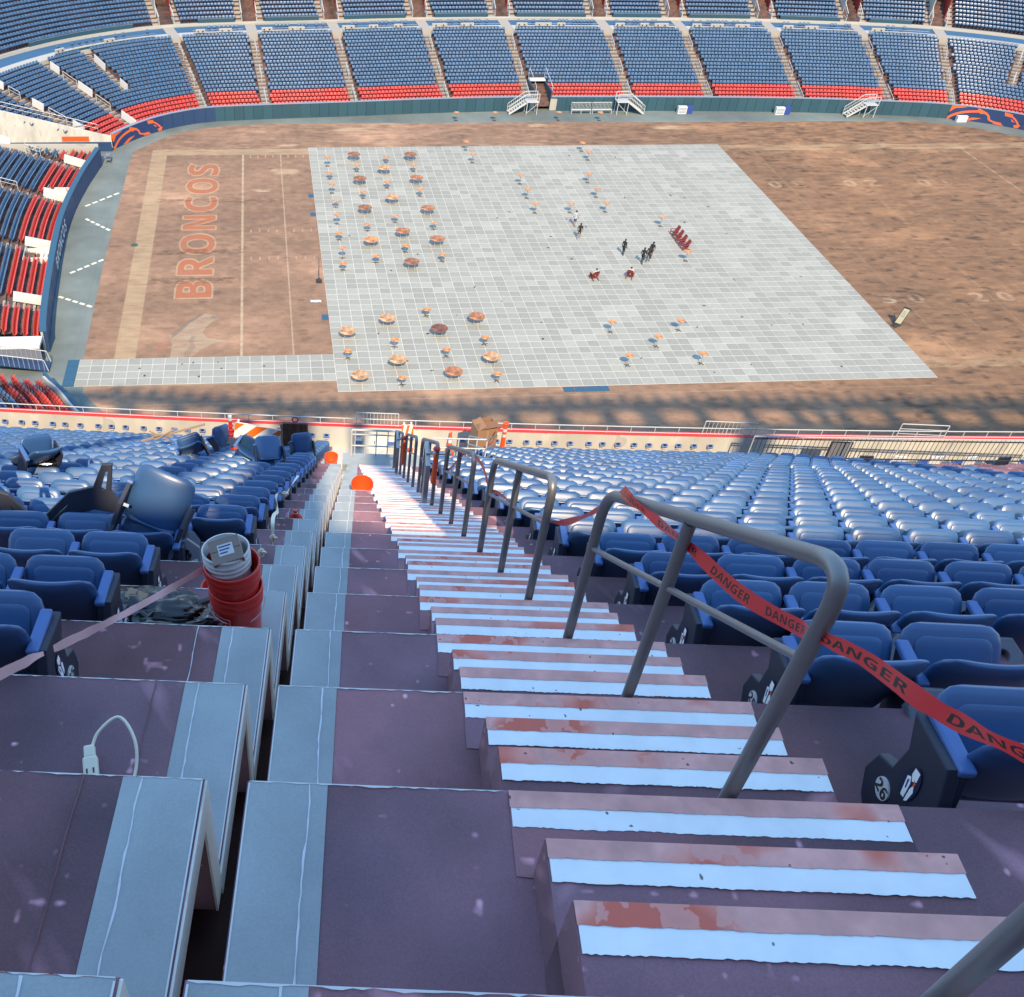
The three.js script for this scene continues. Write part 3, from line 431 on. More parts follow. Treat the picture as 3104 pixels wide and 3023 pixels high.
// ---------------------------------------------------------------- cross level between the two tiers of the far stand
{
  const g = new THREE.Group(), lo = 17.45, y = rowLevel(19);
  const D0 = far.find(-17, -24.5), D1 = far.L - 0.5;
  // wheelchair platform, blue walkway, low white wall below the upper rows
  const slabs = [[17.2, 19.1, y + 0.5, 0.5, M.plaster, 'platform'], [19.1, 22.1, y + 0.42, 0.5, M.walkBlue, 'walkway']];
  for (const [a, b, yy, t, m, n] of slabs) part(g, n, stripWall(far, D0, D1, yy - t, yy, a, b - a, 120), m);
  part(g, 'low_wall', stripWall(far, D0, D1, y + 0.4, 5.86, 22.05, 0.25, 120), M.plaster);
  struct(g, 'cross_aisle', 'walkway and wheelchair platform between the lower and upper rows');
  // row of loose platform seats and boxes
  const r = rng(8), bay = {}; let n = 0;
  for (let i = 0; i < farAisles.length - 1; i++) {
    const a = farAisles[i].d + 1.3, b = farAisles[i + 1].d - 1.3;
    // guard rail on the platform front
    const mk = (d) => { const q = far.at(d); return { q, p: (o, h) => q.p.clone().addScaledVector(q.o, o).setY(y + h) }; };
    const rail = thing('platform_rail', 'thin grey guard rail on the platform of the far stand, ' + ordinals[i] + ' from the left', 'railing', 'guard rails of the far platform');
    const nseg = Math.max(2, Math.round((b - a) / 1.6)); const list = [];
    for (let j = 0; j < nseg; j++) { const p = mk(a + (b - a) * j / nseg), p2 = mk(a + (b - a) * (j + 1) / nseg); list.push(bar(p.p(17.3, 1.15), p2.p(17.3, 1.15), 0.025, 5), bar(p.p(17.3, 0.85), p2.p(17.3, 0.85), 0.018, 5)); part(rail, 'post', bar(p.p(17.3, 0.45), p.p(17.3, 1.16), 0.022, 5), M.steel); }
    part(rail, 'rail', merge(list), M.steel); shade(rail);
    const panel = thing('platform_screen', 'dark teal screen under the platform rail of the far stand, ' + ordinals[i] + ' from the left', 'screen', 'screens along the far platform');
    part(panel, 'screen_panel', stripWall(far, a, b, y + 0.52, y + 0.78, 17.36, 0.03, 12), M.teal); shade(panel);
    let bn = 0; for (let d = a + 0.6; d < b - 1.6; d += 2.4 + r() * 2.2) {
      const q = far.at(d), bx = thing('platform_box', 'pale box with dark openings on the far platform, ' + ordinals[i] + ' bay from the left, ' + ordinals[bn++] + ' box', 'box', 'pale boxes along the far platform'); bx.position.copy(q.p).addScaledVector(q.o, 17.75).setY(y + 0.5); bx.rotation.y = Math.atan2(-q.o.x, -q.o.z);
      const w = 1.1 + r() * 1.3; part(bx, 'body', box(-w / 2, w / 2, 0, 0.62, -0.3, 0), M.plaster); for (const sx of [-0.25, 0.25]) part(bx, 'opening', box(sx * w - 0.11, sx * w + 0.11, 0.28, 0.46, -0.01, 0.012), M.blackMetal); shade(bx);
    }
    for (let d = a + 0.4; d < b; d += 0.52) if (r() < 0.55) { const nth = (bay[i] = (bay[i] ?? -1) + 1), q = far.at(d), m = new THREE.Mesh(bowlSeat, M.farBlue); m.position.copy(q.p).addScaledVector(q.o, 19.4).setY(y + 0.42); m.rotation.y = Math.atan2(-q.o.x, -q.o.z); top(m, 'walkway_chair', 'small blue seat on the far walkway, ' + ordinals[i] + ' bay from the left, ' + ordinals[nth] + ' seat in it', 'seat', 'blue seats along the far walkway'); n++; }
  }
  // entrances with dark red walls, bridges down to the aisles
  farAisles.forEach((a, i) => {
    if (!a.vom) return; const q = far.at(a.d), ang = Math.atan2(-q.o.x, -q.o.z);
    const v = thing('entrance_portal', 'dark red entrance between upper rows of the far stand, ' + ordinals[i - 1] + ' portal from the left', 'entrance', 'entrance portals of the far stand'); v.position.copy(q.p); v.rotation.y = ang;
    const y1 = y + 0.44, zf = -22.3, zb = -31, top_ = 9.4;
    part(v, 'back_wall', box(-1.0, 1.0, y1, 11.3, zb - 0.2, zb), M.brick); part(v, 'door', box(-0.85, 0.0, y1, y1 + 2.1, zb, zb + 0.05), M.blackMetal);
    for (const s of [-1, 1]) { part(v, 'side_wall', box(Math.min(s * 1.0, s * 1.12), Math.max(s * 1.0, s * 1.12), y1, 6.35, zf - 2.2, zf), M.plaster); part(v, 'side_wall', box(Math.min(s * 1.0, s * 1.12), Math.max(s * 1.0, s * 1.12), y1, 9.4, zb, zf - 2.2), s > 0 ? M.brick : M.plaster);
      part(v, 'side_rail', beam(V(s * 1.06, 6.9, zf), V(s * 1.06, 6.9 + 8.6 * 0.4, zb), 0.07, 0.1), M.whiteMetal); part(v, 'side_stair_rail', beam(V(s * 1.06, 6.5, zf), V(s * 1.06, 6.5 + 8.6 * 0.4, zb), 0.05, 0.06), M.whiteMetal);
      for (let k = 20; k < 30; k++) for (const hh of [0, 0.5]) part(v, 'side_step', box(s * 1.55 - 0.42, s * 1.55 + 0.42, rowLevel(k) - 0.3 + hh * 0.34, rowLevel(k) + 0.02 + hh * 0.34, -(rowOffset(k)) - 0.28 - hh * 0.6, -(rowOffset(k)) + 0.05 - hh * 0.6), stepTop); }
    part(v, 'floor', box(-1.0, 1.0, y1 - 0.2, y1 + 0.006, zb, zf), M.plaster); part(v, 'bridge', box(-0.75, 0.75, y + 0.2, y + 0.525, -22.4, -17.1), stepTop); part(v, 'lintel', box(-1.12, 1.12, 9.0, 9.5, zf - 5.6, zf - 4.6), M.white);
    for (let j = 0; j < 3; j++) part(v, 'landing_step', box(-0.62, 0.62, y - 0.1, y + 0.13 + j * 0.13, -17.1 + j * 0.0 - 0.2 * j, -16.4 - 0.22 * j), stepTop);
    shade(v);
  });
  // guard screens at the front of the upper rows
  for (let i = 0; i < farAisles.length - 1; i++) { const a = farAisles[i].d + (i ? 2.0 : 1), b = farAisles[i + 1].d - 2.0; if (b - a < 2) continue; const s = thing('front_rail', 'dark teal rail panel below the upper rows of the far stand, ' + ordinals[i] + ' from the left', 'railing', 'rails below the upper far rows'); part(s, 'panel', stripWall(far, a, b, 5.87, 6.35, 22.1, 0.04, 12), M.teal); part(s, 'top_rail', stripWall(far, a, b, 6.353, 6.39, 22.08, 0.07, 12), M.steel); shade(s); }
}
// white cut wall at the left end of the far stand, with pipe rails on top
{
  const w = thing('cut_wall', 'tall white wall closing the cut end of the far left corner stand', 'wall');
  const s = new THREE.Shape([[-15.75, 0.4], [-15.75, 1.75], [-17.2, 2.05], [-36, 6.6], [-36, 0.4]].map(([x, y]) => new THREE.Vector2(x, y)));
  const g = new THREE.ExtrudeGeometry(s, { depth: 0.25, bevelEnabled: false }); g.translate(0, 0, -26.2); part(w, 'white_wall', boxUV(g), M.parapet);
  part(w, 'base_pad', box(-36, -15.8, 0.007, 1.1, -25.94, -25.9), M.navy, 'navy padding along the foot of the wall'); part(w, 'red_band', box(-21.6, -18.4, 1.2, 1.75, -25.94, -25.89), M.orange, 'orange band');
  shade(w);
  const r = thing('cut_wall_rail', 'grey pipe guard rail along the top of the white cut wall', 'railing'); const H = (x) => 2.05 + (-17.2 - x) * 0.242;
  part(r, 'top_rail', bar(V(-17.2, H(-17.2) + 1.0, -26.1), V(-36, H(-36) + 1.0, -26.1), 0.04, 6), M.steel); part(r, 'mid_rail', bar(V(-17.2, H(-17.2) + 0.55, -26.1), V(-36, H(-36) + 0.55, -26.1), 0.03, 6), M.steel);
  for (let x = -17.2; x > -36; x -= 1.7) part(r, 'post', bar(V(x, H(x) - 0.05, -26.1), V(x, H(x) + 1.0, -26.1), 0.035, 6), M.steel); shade(r);
  const e = thing('end_stand_side_wall', 'low white end wall beside the end zone stand, next to the tunnel', 'wall'); part(e, 'wall_slab', beam(V(-16.9, 1.2, -21.9), V(-34, 3.4, -16.2), 0.2, 2.2), M.plaster); shade(e);
  const p = thing('end_platform', 'white camera platform with stairs at the near end of the end zone stand', 'platform'); part(p, 'deck', box(-24, -16.9, 1.5, 1.72, 20.6, 22.3), M.white); part(p, 'face', box(-24, -16.9, 0.2, 1.497, 22.1, 22.25), M.greyMetal);
  part(p, 'ramp', beam(V(-21, 1.0, 23.0), V(-16.2, 0.2, 23.0), 1.5, 0.1), M.navy, 'dark blue ramp'); for (const z of [22.3, 23.75]) { part(p, 'rail', pipe([V(-21, 1.0, z), V(-21, 2.0, z), V(-16.4, 1.25, z), V(-16.2, 0.2, z)], 0.04, 0.15, 6), M.whiteMetal); for (let x = -20.5; x < -16.5; x += 0.4) part(p, 'baluster', bar(V(x, 1.0 - (x + 21) * 0.163, z), V(x, 1.98 - (x + 21) * 0.163, z), 0.016, 4), M.whiteMetal); }
  shade(p);
  for (const [z, lab] of [[-9.6, 'farther'], [4.9, 'nearer']]) { const b = thing('camera_bay', 'white camera bay cut into the red rows behind the end zone, the ' + lab + ' one', 'platform', 'camera bays behind the end zone'); const q = endC.at(endC.find(-18, z)); b.position.copy(q.p); b.rotation.y = Math.atan2(-q.o.x, -q.o.z); part(b, 'deck', box(-1.0, 1.0, 0.9, 1.0, -3.0, -0.4), M.plaster); part(b, 'back_panel', box(-1.0, 1.0, 1.0, 1.7, -3.1, -3.04), M.white); for (const s of [-1.04, 1.0]) part(b, 'side_panel', box(s, s + 0.04, 1.0, 1.8, -3.0, -0.6), M.white); for (let j = 0; j < 3; j++) part(b, 'step', box(-0.4, 0.9, 1.0, 1.12 + 0.12 * j, -0.9 - 0.35 * j, -0.6 - 0.35 * j), M.white); part(b, 'rail', pipe([V(-0.95, 1.0, -2.9), V(-0.95, 2.1, -2.9), V(0.95, 2.1, -2.9), V(0.95, 1.0, -2.9)], 0.03, 0.1, 6), M.whiteMetal); shade(b); }
}
// tunnel through the far wall
{
  const t = thing('far_tunnel', 'narrow dark tunnel opening through the far wall between red seats', 'tunnel'); const q = far.at(far.find(40.3, -39)); t.position.copy(q.p); t.rotation.y = Math.atan2(-q.o.x, -q.o.z);
  for (const s of [-1, 1]) { part(t, 'side_wall', box(Math.min(s * 1.02, s * 1.18), Math.max(s * 1.02, s * 1.18), 0.007, 2.4, -5.4, -0.3), M.teal); part(t, 'rail', pipe([V(s * 1.1, 2.4, -0.4), V(s * 1.1, 3.0, -0.4), V(s * 1.1, 3.9, -5.2), V(s * 1.1, 2.4, -5.2)], 0.035, 0.1, 6), M.whiteMetal); }
  part(t, 'back_wall', box(-1.02, 1.02, 0.007, 3.0, -5.5, -5.35), M.blackMetal); part(t, 'roof_slab', box(-1.1, 1.1, 2.45, 2.6, -5.4, -4.3), M.white); shade(t);
}
// steel stairs rolled against the wall
function steelStairs(x, z, dir, label) {
  const g = thing('steel_stairs', label, 'stairs', 'steel stairs against the far wall'); g.position.set(x, 0, z); g.scale.x = dir;
  const P = M.whiteMetal; part(g, 'platform', box(0, 1.7, 1.55, 1.63, -1.3, 0), P);
  for (const zz of [-1.25, -0.05]) { part(g, 'stringer', beam(V(0, 1.5, zz), V(-2.2, 0.12, zz), 0.06, 0.2), P); part(g, 'handrail', pipe([V(-2.2, 0.15, zz), V(-2.2, 1.1, zz), V(0, 2.6, zz), V(1.68, 2.6, zz), V(1.68, 1.6, zz)], 0.04, 0.1, 6), P); part(g, 'mid_rail', pipe([V(-2.2, 0.65, zz), V(0, 2.1, zz), V(1.68, 2.1, zz)], 0.028, 0.1, 6), P); for (let i = 0; i < 8; i++) part(g, 'baluster', bar(V(-2 + i * 0.26, 0.25 + i * 0.18, zz), V(-2 + i * 0.26, 1.2 + i * 0.18, zz), 0.018, 4), P); for (let i = 0; i < 6; i++) part(g, 'baluster', bar(V(0.1 + i * 0.3, 1.63, zz), V(0.1 + i * 0.3, 2.6, zz), 0.018, 4), P); }
  for (let i = 0; i < 7; i++) part(g, 'step', box(-2.1 + i * 0.3, -1.78 + i * 0.3, 0.16 + i * 0.2, 0.2 + i * 0.2, -1.2, -0.1), P);
  for (const [xx, zz] of [[0.15, -1.25], [0.15, -0.05], [1.55, -1.25], [1.55, -0.05]]) part(g, 'leg', bar(V(xx, 0.0, zz), V(xx, 1.55, zz), 0.05, 6), P); part(g, 'brace', bar(V(0.15, 0.2, -0.05), V(1.55, 1.4, -0.05), 0.03, 5), P); shade(g);
}
steelStairs(37.6, -37.5, 1, 'white steel stairs with railings at the tunnel in the far wall'); steelStairs(51.6, -37.3, -1, 'white steel stairs beside the long benches at the far wall'); steelStairs(83.6, -35.6, 1, 'white steel stairs standing alone on the right of the far wall');
// two slatted benches
for (let i = 0; i < 2; i++) { const b = thing('sideline_bench', i ? 'right one of two white slatted benches at the far wall' : 'left one of two white slatted benches at the far wall', 'bench', 'benches at the far wall'); b.position.set(45.3 + i * 2.85, 0, -38.0); for (let j = 0; j < 4; j++) part(b, 'seat_plank', box(-1.35, 1.35, 0.5, 0.54, -0.2 + j * 0.13, -0.1 + j * 0.13), M.whiteMetal); part(b, 'top_rail', box(-1.35, 1.35, 1.28, 1.34, -0.35, -0.28), M.whiteMetal); for (let x = -1.3; x <= 1.31; x += 0.186) part(b, 'slat', box(x - 0.02, x + 0.02, 0.55, 1.28, -0.33, -0.3), M.whiteMetal); for (const x of [-1.3, 0, 1.3]) part(b, 'leg', box(x - 0.03, x + 0.03, 0, 0.5, -0.2, 0.25), M.whiteMetal); shade(b); }
// small cabinets and pads at the wall
for (const [x, z, lab] of [[59.6, -37.6, 'white and blue cabinet at the far wall, left of the two'], [73.0, -37.0, 'white and blue cabinet at the far wall, right of the two']]) { const b = thing('wall_cabinet', lab, 'cabinet', 'cabinets at the far wall'); b.position.set(x, 0, z); part(b, 'white_half', box(-1.0, 0.2, 0, 0.9, -0.6, 0), M.white); part(b, 'blue_half', box(0.2, 1.0, 0, 0.95, -0.55, 0.02), std(lin(0.03, 0.06, 0.25), 0.5)); for (let j = 0; j < 4; j++) part(b, 'slot', box(-0.9, 0.1, 0.15 + j * 0.18, 0.22 + j * 0.18, 0, 0.012), M.greyMetal); shade(b); }
{ const b = thing('white_carton', 'small white carton in front of the right orange horse head', 'box'); b.position.set(96.6, 0, -33.9); part(b, 'body', box(-0.7, 0.7, 0.007, 0.7, -0.3, 0.2), M.white); part(b, 'lid', box(-0.72, 0.72, 0.703, 0.76, -0.32, 0.22), M.white); shade(b); }
{ const c = thing('equipment_cart', 'small dark cart parked beside the end of the end zone wall', 'cart'); c.position.set(-15.9, 0, -22.6); part(c, 'tray', box(-0.3, 0.3, 0.35, 0.4, -0.5, 0.5), M.greyMetal); part(c, 'tray', box(-0.3, 0.3, 0.8, 0.85, -0.5, 0.5), M.greyMetal); for (const [x, z] of [[-0.28, -0.45], [0.28, -0.45], [-0.28, 0.45], [0.28, 0.45]]) { part(c, 'leg', bar(V(x, 0.1, z), V(x, 0.95, z), 0.02, 5), M.steel); const wh = part(c, 'wheel', new THREE.CylinderGeometry(0.07, 0.07, 0.04, 10).rotateZ(Math.PI / 2), M.blackMetal); wh.position.set(x, 0.07, z); } shade(c); }

// ---------------------------------------------------------------- the upper deck we stand on
// local frame of the deck: s across to the right, t down towards the field, rows n fall by B every A metres
const O = V(2.544, 42.326, 94.218), PH = 0.1096, A = 0.84, B = 0.5762;
const DV = V(Math.sin(PH), 0, -Math.cos(PH)), RV = V(Math.cos(PH), 0, Math.sin(PH));
const bow = (s) => 0.0013 * (s + 1) ** 2;
const L = (s, t, n, h = 0) => V(s, h - n * B, -(t + n * A + bow(s)));               // in the deck's own frame
const N = (s, t, n, h = 0) => { const l = L(s, t, n, h); return O.clone().addScaledVector(RV, l.x).addScaledVector(DV, -l.z).add(V(0, l.y, 0)); };
const deckGroup = () => { const g = new THREE.Group(); g.position.copy(O); g.rotation.y = -PH; return g; };
function placed(name, label, category, group, s, t, n, h = 0) { const g = thing(name, label, category, group); g.position.copy(N(s, t, n, h)); g.rotation.y = -PH; return g; }
const stL = (n) => 0.835 - 0.0285 * n, stR = (n) => stL(n) + 1.1, railS = (n) => 1.478 - 0.0268 * n;
// prism along s with a profile of (t, y) points, following the bow of the rows
function prism(profile, stations, n, caps = true) {
  const pos = [], uv = [], m = profile.length; let per = [0]; for (let j = 0; j < m; j++) { const a = profile[j], b = profile[(j + 1) % m]; per.push(per[j] + Math.hypot(b[0] - a[0], b[1] - a[1])); }
  const P = (s, [t, y]) => { const l = L(s, t, n, y); return [l.x, l.y, l.z]; };
  const tri = (a, b, c, ua, ub, uc) => { pos.push(...a, ...b, ...c); uv.push(...ua, ...ub, ...uc); };
  for (let i = 0; i + 1 < stations.length; i++) for (let j = 0; j < m; j++) { const a = profile[j], b = profile[(j + 1) % m], s0 = stations[i], s1 = stations[i + 1]; const u = (s, k) => [s, per[k] + n * 1.37]; tri(P(s0, a), P(s1, a), P(s0, b), u(s0, j), u(s1, j), u(s0, j + 1)); tri(P(s1, a), P(s1, b), P(s0, b), u(s1, j), u(s1, j + 1), u(s0, j + 1)); }
  if (caps) { const tr = THREE.ShapeUtils.triangulateShape(profile.map(([t, y]) => new THREE.Vector2(t, y)), []); for (const [s, f] of [[stations[0], 1], [stations[stations.length - 1], 0]]) for (const q of tr) { const [a, b, c] = f ? q : [q[0], q[2], q[1]]; tri(P(s, profile[a]), P(s, profile[b]), P(s, profile[c]), profile[a], profile[b], profile[c]); } }
  const g = new THREE.BufferGeometry(); g.setAttribute('position', new THREE.Float32BufferAttribute(pos, 3)); g.setAttribute('uv', new THREE.Float32BufferAttribute(uv, 2)); g.computeVertexNormals(); return g;
}
const stations = (a, b) => { const n = Math.max(1, Math.ceil(Math.abs(b - a) / 2.5)); return Array.from({ length: n + 1 }, (_, i) => a + (b - a) * i / n); };
const FOLD = [[-0.85, 0], [-0.004, 0], [0, -0.006], [0, -B - 0.06], [-0.1, -B - 0.06], [-0.1, -0.12], [-0.85, -0.12]];
// thin sheet on a tread, with a hand-brushed edge on the side towards the camera
function sheet(s0, s1, t0, t1, n, h, rough = 0, seed = 1, step = 0.06, roughFar = 0) {
  const r = rng(seed), c = Math.max(2, Math.ceil((s1 - s0) / step)), pos = [], uv = [], idx = [];
  for (let i = 0; i <= c; i++) { const s = s0 + (s1 - s0) * i / c, e = rough * ((r() - 0.5) * 1.5 + (fbm(s * 14 + seed, seed * 0.7, 3) - 0.5) * 2.4), e2 = roughFar * (r() - 0.5) * 2, a = L(s, t0 + e, n, h), b = L(s, t1 + e2, n, h); pos.push(a.x, a.y, a.z, b.x, b.y, b.z); uv.push(s, t0 + n, s, t1 + n); if (i) { const k = i * 2 - 2; idx.push(k, k + 2, k + 1, k + 1, k + 2, k + 3); } }
  const g = new THREE.BufferGeometry(); g.setAttribute('position', new THREE.Float32BufferAttribute(pos, 3)); g.setAttribute('uv', new THREE.Float32BufferAttribute(uv, 2)); g.setIndex(idx); g.computeVertexNormals(); return g;
}
function wobblyStrip(s, t0, t1, n, w, seed) { const r = rng(seed), p = [], N2 = 26; for (let i = 0; i <= N2; i++) { const a = L(s + (r() - 0.5) * w * 0.5 + (fbm(i * 0.22 + seed, seed, 2) - 0.5) * 0.012, t0 + (t1 - t0) * i / N2, n, 0.004); p.push(a); } const pos = [], idx = []; p.forEach((q, i) => { const ww = w * (0.55 + r() * 0.7); pos.push(q.x - ww / 2, q.y, q.z, q.x, q.y + 0.004, q.z, q.x + ww / 2, q.y, q.z); if (i) { const k = i * 3 - 3; for (const j of [0, 1]) idx.push(k + j, k + j + 1, k + j + 3, k + j + 3, k + j + 1, k + j + 4); } }); const g = new THREE.BufferGeometry(); g.setAttribute('position', new THREE.Float32BufferAttribute(pos, 3)); g.setIndex(idx); g.computeVertexNormals(); return g; }
{
  const right = deckGroup(), left = deckGroup();
  for (let n = -13; n <= 27; n++) {
    const vom = n >= 20;
    part(right, 'terrace_step', prism(FOLD, stations(vom ? 3.35 : 0, n < 0 ? 34 : 26), n), M.tread);
    part(left, 'terrace_step', prism(FOLD, stations(n < 0 ? -30 : -16, vom ? -0.62 : -0.129), n), M.tread);
    if (n >= -1 && n < 20) {
      part(right, 'grey_paint', sheet(0.004, 0.241, -0.838, -0.006, n, 0.003), M.greyPaint, 'pale grey painted band beside the expansion gap');
      part(left, 'grey_paint', sheet(-0.373, -0.133, -0.838, -0.006, n, 0.003), M.greyPaint, 'pale grey painted band beside the expansion gap');
      if (n < 14) { part(right, 'sealant_line', wobblyStrip(0.186, -0.83, -0.01, n, 0.006, n + 51), M.sealant); part(left, 'sealant_line', wobblyStrip(-0.316, -0.83, -0.01, n, 0.006, n + 91), M.sealant); part(left, 'sealant_line', wobblyStrip(-0.493, -0.83, -0.01, n, 0.005, n + 131), n % 3 ? M.tread : M.worn);
        part(right, 'lit_worn_edge', sheet(0.006, stL(n) - 0.03, -0.0075, -0.0035, n, 0.0045, 0.004, n + 3, 0.02), M.worn); part(left, 'lit_worn_edge', sheet(-1.6, -0.135, -0.0075, -0.0035, n, 0.0045, 0.004, n + 43, 0.02), M.worn);  // pale strips paint in the light caught along the worn tread edges
        part(right, 'lit_worn_edge', sheet(0.004, 0.009, -0.836, -0.012, n, 0.0046, 0, n, 0.01), M.worn); part(left, 'lit_worn_edge', sheet(-0.138, -0.133, -0.836, -0.012, n, 0.0046, 0, n, 0.01), M.worn); }
      part(left, 'joint_edge', prism(FOLD.map(([t, y]) => [t + (t > -0.5 ? -0.003 : 0), y - (y === 0 ? 0.004 : 0)]), [-0.1285, -0.121], n), M.edge, 'pale raw edge of the folded slab at the gap');
    }
  }
  // landing in front of the way out, and its floor
  part(right, 'landing', prism([[0.002, -0.004], [0.42, -0.004], [0.42, -0.2], [0.002, -0.2]], stations(-0.1, 3.3), 19), M.greyPaint);
  part(right, 'exit_floor', prism([[-7.0, -0.004], [0.15, -0.004], [0.15, -0.2], [-7.0, -0.2]], stations(-0.6, 3.3), 28), M.parapet);
  for (let n = 20; n <= 27; n++) { part(right, 'exit_side_wall', prism([[-0.84, -0.004], [0, -0.004], [0, -28 * B + n * B - 0.1], [-0.84, -28 * B + n * B - 0.1]], [3.29, 3.345], n), M.plaster); part(left, 'exit_side_wall', prism([[-0.84, -0.004], [0, -0.004], [0, -28 * B + n * B - 0.1], [-0.84, -28 * B + n * B - 0.1]], [-0.615, -0.56], n), M.plaster); }
  part(left, 'front_landing', prism([[-0.85, 0], [0.1, 0], [0.1, -0.2], [-0.85, -0.2]], stations(-16, -0.62), 28), M.tread); part(right, 'front_landing', prism([[-0.85, 0], [0.1, 0], [0.1, -0.2], [-0.85, -0.2]], stations(3.35, 26), 28), M.tread);
  struct(right, 'upper_deck_right', 'stepped concrete deck right of the expansion gap'); struct(left, 'upper_deck_left', 'stepped concrete deck left of the expansion gap');
  const rk = deckGroup(); const a = L(-0.064, -5, 0, -1.1 + 5 * B / A), b = L(-0.064, 0, 19, -1.1); part(rk, 'beam', beam(a, b, 0.9, 0.5, V(0, 1, 0)), M.raker); struct(rk, 'raker_beam', 'dark sloping concrete beam below the expansion gap');
}
// ---------------------------------------------------------------- stairs with red and white painted nosings
const paintTex = (r0, g0, b0, sc, amt) => texture(512, 512, (u, v, c, x, y) => { const n = fbm(u * 22, v * 22, 4, 22, 22), m = fbm(u * 5 + 3, v * 5, 3, 5, 5), w = fbm(u * 60, v * 60, 2, 60, 60); let k = 1 + amt * (n - 0.5) + amt * 0.8 * (m - 0.5); c[0] = r0 * k; c[1] = g0 * k; c[2] = b0 * k; if (w > 0.88 && n > 0.54) { c[0] *= 0.45; c[1] *= 0.45; c[2] *= 0.45; } if (sc && m > 0.56) { const q = Math.min(0.8, (m - 0.56) * 5) * (n > 0.42 ? 1 : 0.3); c[0] = c[0] * (1 - q) + 205 * q; c[1] = c[1] * (1 - q) + 92 * q; c[2] = c[2] * (1 - q) + 70 * q; } }, 1 / 1.3, 1 / 1.3);
const redPaint = std(0xffffff, 0.8, { map: paintTex(220, 160, 148, true, 0.22), bumpMap: concreteBump, bumpScale: 0.001 }), whitePaint = std(0xffffff, 0.7, { map: paintTex(236, 237, 233, false, 0.06), bumpMap: concreteBump, bumpScale: 0.0008 });
{
  const st = deckGroup(); struct(st, 'aisle_steps', 'flight of concrete steps with red and white painted edges running down to the field');
  const sub = (parent, name, g, m) => { const q = new THREE.Mesh(g, m); q.name = name; parent.add(q); q.castShadow = q.receiveShadow = true; };
  for (let n = -1; n < 20; n++) for (let j = 0; j < 3; j++) {
    const h = j * B / 3, t1 = -j * 0.2715, s0 = stL(n) + (j ? 0.02 : -0.028), s1 = stR(n) + (j ? 0 : 0.03), sd = n * 10 + j + 400;
    let step; if (j) step = part(st, 'step', prism([[-0.845, 0.002], [-0.845, h], [t1 - 0.004, h], [t1, h - 0.006], [t1, 0.002]].reverse().map((q) => q), [s0, (s0 + s1) / 2, s1], n), M.tread);
    else step = part(st, 'step', sheet(s0, s1, -0.28, -0.001, n, 0.0035, 0.004, sd), M.tread);
    const seen = 0.2715 - (B / 3) * (0.79 + A * n - j * 0.27) / (1.85 + B * n - j * 0.19), pw = Math.min(0.062, Math.max(0.01, 0.64 * seen)) * (0.92 + 0.16 * fbm(n * 3.1 + j, 4, 1)), ww = 0.066;
    sub(step, 'red_stripe', sheet(s0 + 0.001, s1 - 0.001, t1 - pw, t1 - 0.003, n, h + 0.0075, 0.0022, sd, 0.012), redPaint);
    sub(step, 'white_stripe', sheet(s0 + 0.004, s1 - 0.004, t1 - pw - ww, t1 - pw + 0.002, n, h + 0.0055, 0.0028, sd + 7, 0.01, 0.0), whitePaint);
  }
}
// ---------------------------------------------------------------- pipe handrails in the middle of the stairs
for (let m = -1; m <= 5; m++) {
  const g = thing('stair_handrail', ['nearest steel handrail section on the stairs, cut by the right edge', 'large steel pipe handrail with a mid rail on the near stairs', 'third pipe handrail section down the stairs', 'fourth pipe handrail section down the stairs', 'fifth pipe handrail section down the stairs', 'sixth pipe handrail section down the stairs', 'last pipe handrail section at the foot of the stairs'][m + 1], 'handrail', 'pipe handrails on the stairs');
  g.position.copy(O); g.rotation.y = -PH; const n0 = 3 * m + 1, n1 = n0 + 1, n2 = n0 + 2, q = (n, h, dt = 0) => L(railS(n), 0.03 + dt, n, h);
  part(g, 'top_rail', pipe([q(n0, -0.22), q(n0, 0.93), q(n2, 0.93), q(n2, -0.22)], 0.0245, 0.16, 14), M.railSteel);
  part(g, 'post', bar(q(n1, -0.22), q(n1, 0.91), 0.0235, 14), M.railSteel); part(g, 'mid_rail', merge([bar(q(n0, 0.6), q(n1, 0.6), 0.0125, 10), bar(q(n1, 0.6), q(n2, 0.6), 0.0125, 10)]), M.railSteel);
  for (const n of [n0, n1, n2]) part(g, 'bracket', box(-0.05, 0.05, -0.035, 0.035, -0.03, 0.04).translate(...q(n, -0.17).toArray()), M.railSteel);
  shade(g);
}
// ---------------------------------------------------------------- front parapet with cup holders and pipe rail
{
  const p = deckGroup(); const st2 = stations(-16, 26);
  part(p, 'wall_face', prism([[0.1, -1.6], [0.1, 0.78], [0.3, 0.78], [0.3, -1.6]], st2, 28), M.parapet); part(p, 'red_band', prism([[0.094, 0.775], [0.094, 0.79], [0.306, 0.79], [0.306, 0.775]], st2, 28), M.red, 'thin red band along the top'); part(p, 'fascia', prism([[0.302, -2.4], [0.302, -0.2], [0.42, -0.2], [0.42, -2.4]], st2, 28), M.plaster);
  p.name = numbered('parapet_wall'); tag(p, 'long cream parapet wall at the front edge of the upper deck', 'wall'); scene.add(p); shade(p);
  const r = thing('parapet_rail', 'thin white pipe rail along the top of the cream parapet', 'railing'); r.position.copy(O); r.rotation.y = -PH;
  for (const h of [1.02, 0.815]) part(r, h > 1 ? 'top_rail' : 'lower_rail', merge(stations(-16, 26).slice(1).map((s, i) => bar(L(stations(-16, 26)[i], 0.2, 28, h), L(s, 0.2, 28, h), h > 1 ? 0.017 : 0.013, 6))), M.whiteMetal);
  for (let s = -15.8; s < 25.5; s += 0.74) part(r, 'post', bar(L(s, 0.2, 28, 0.78), L(s, 0.2, 28, 1.02), 0.013, 5), M.whiteMetal); shade(r);
}
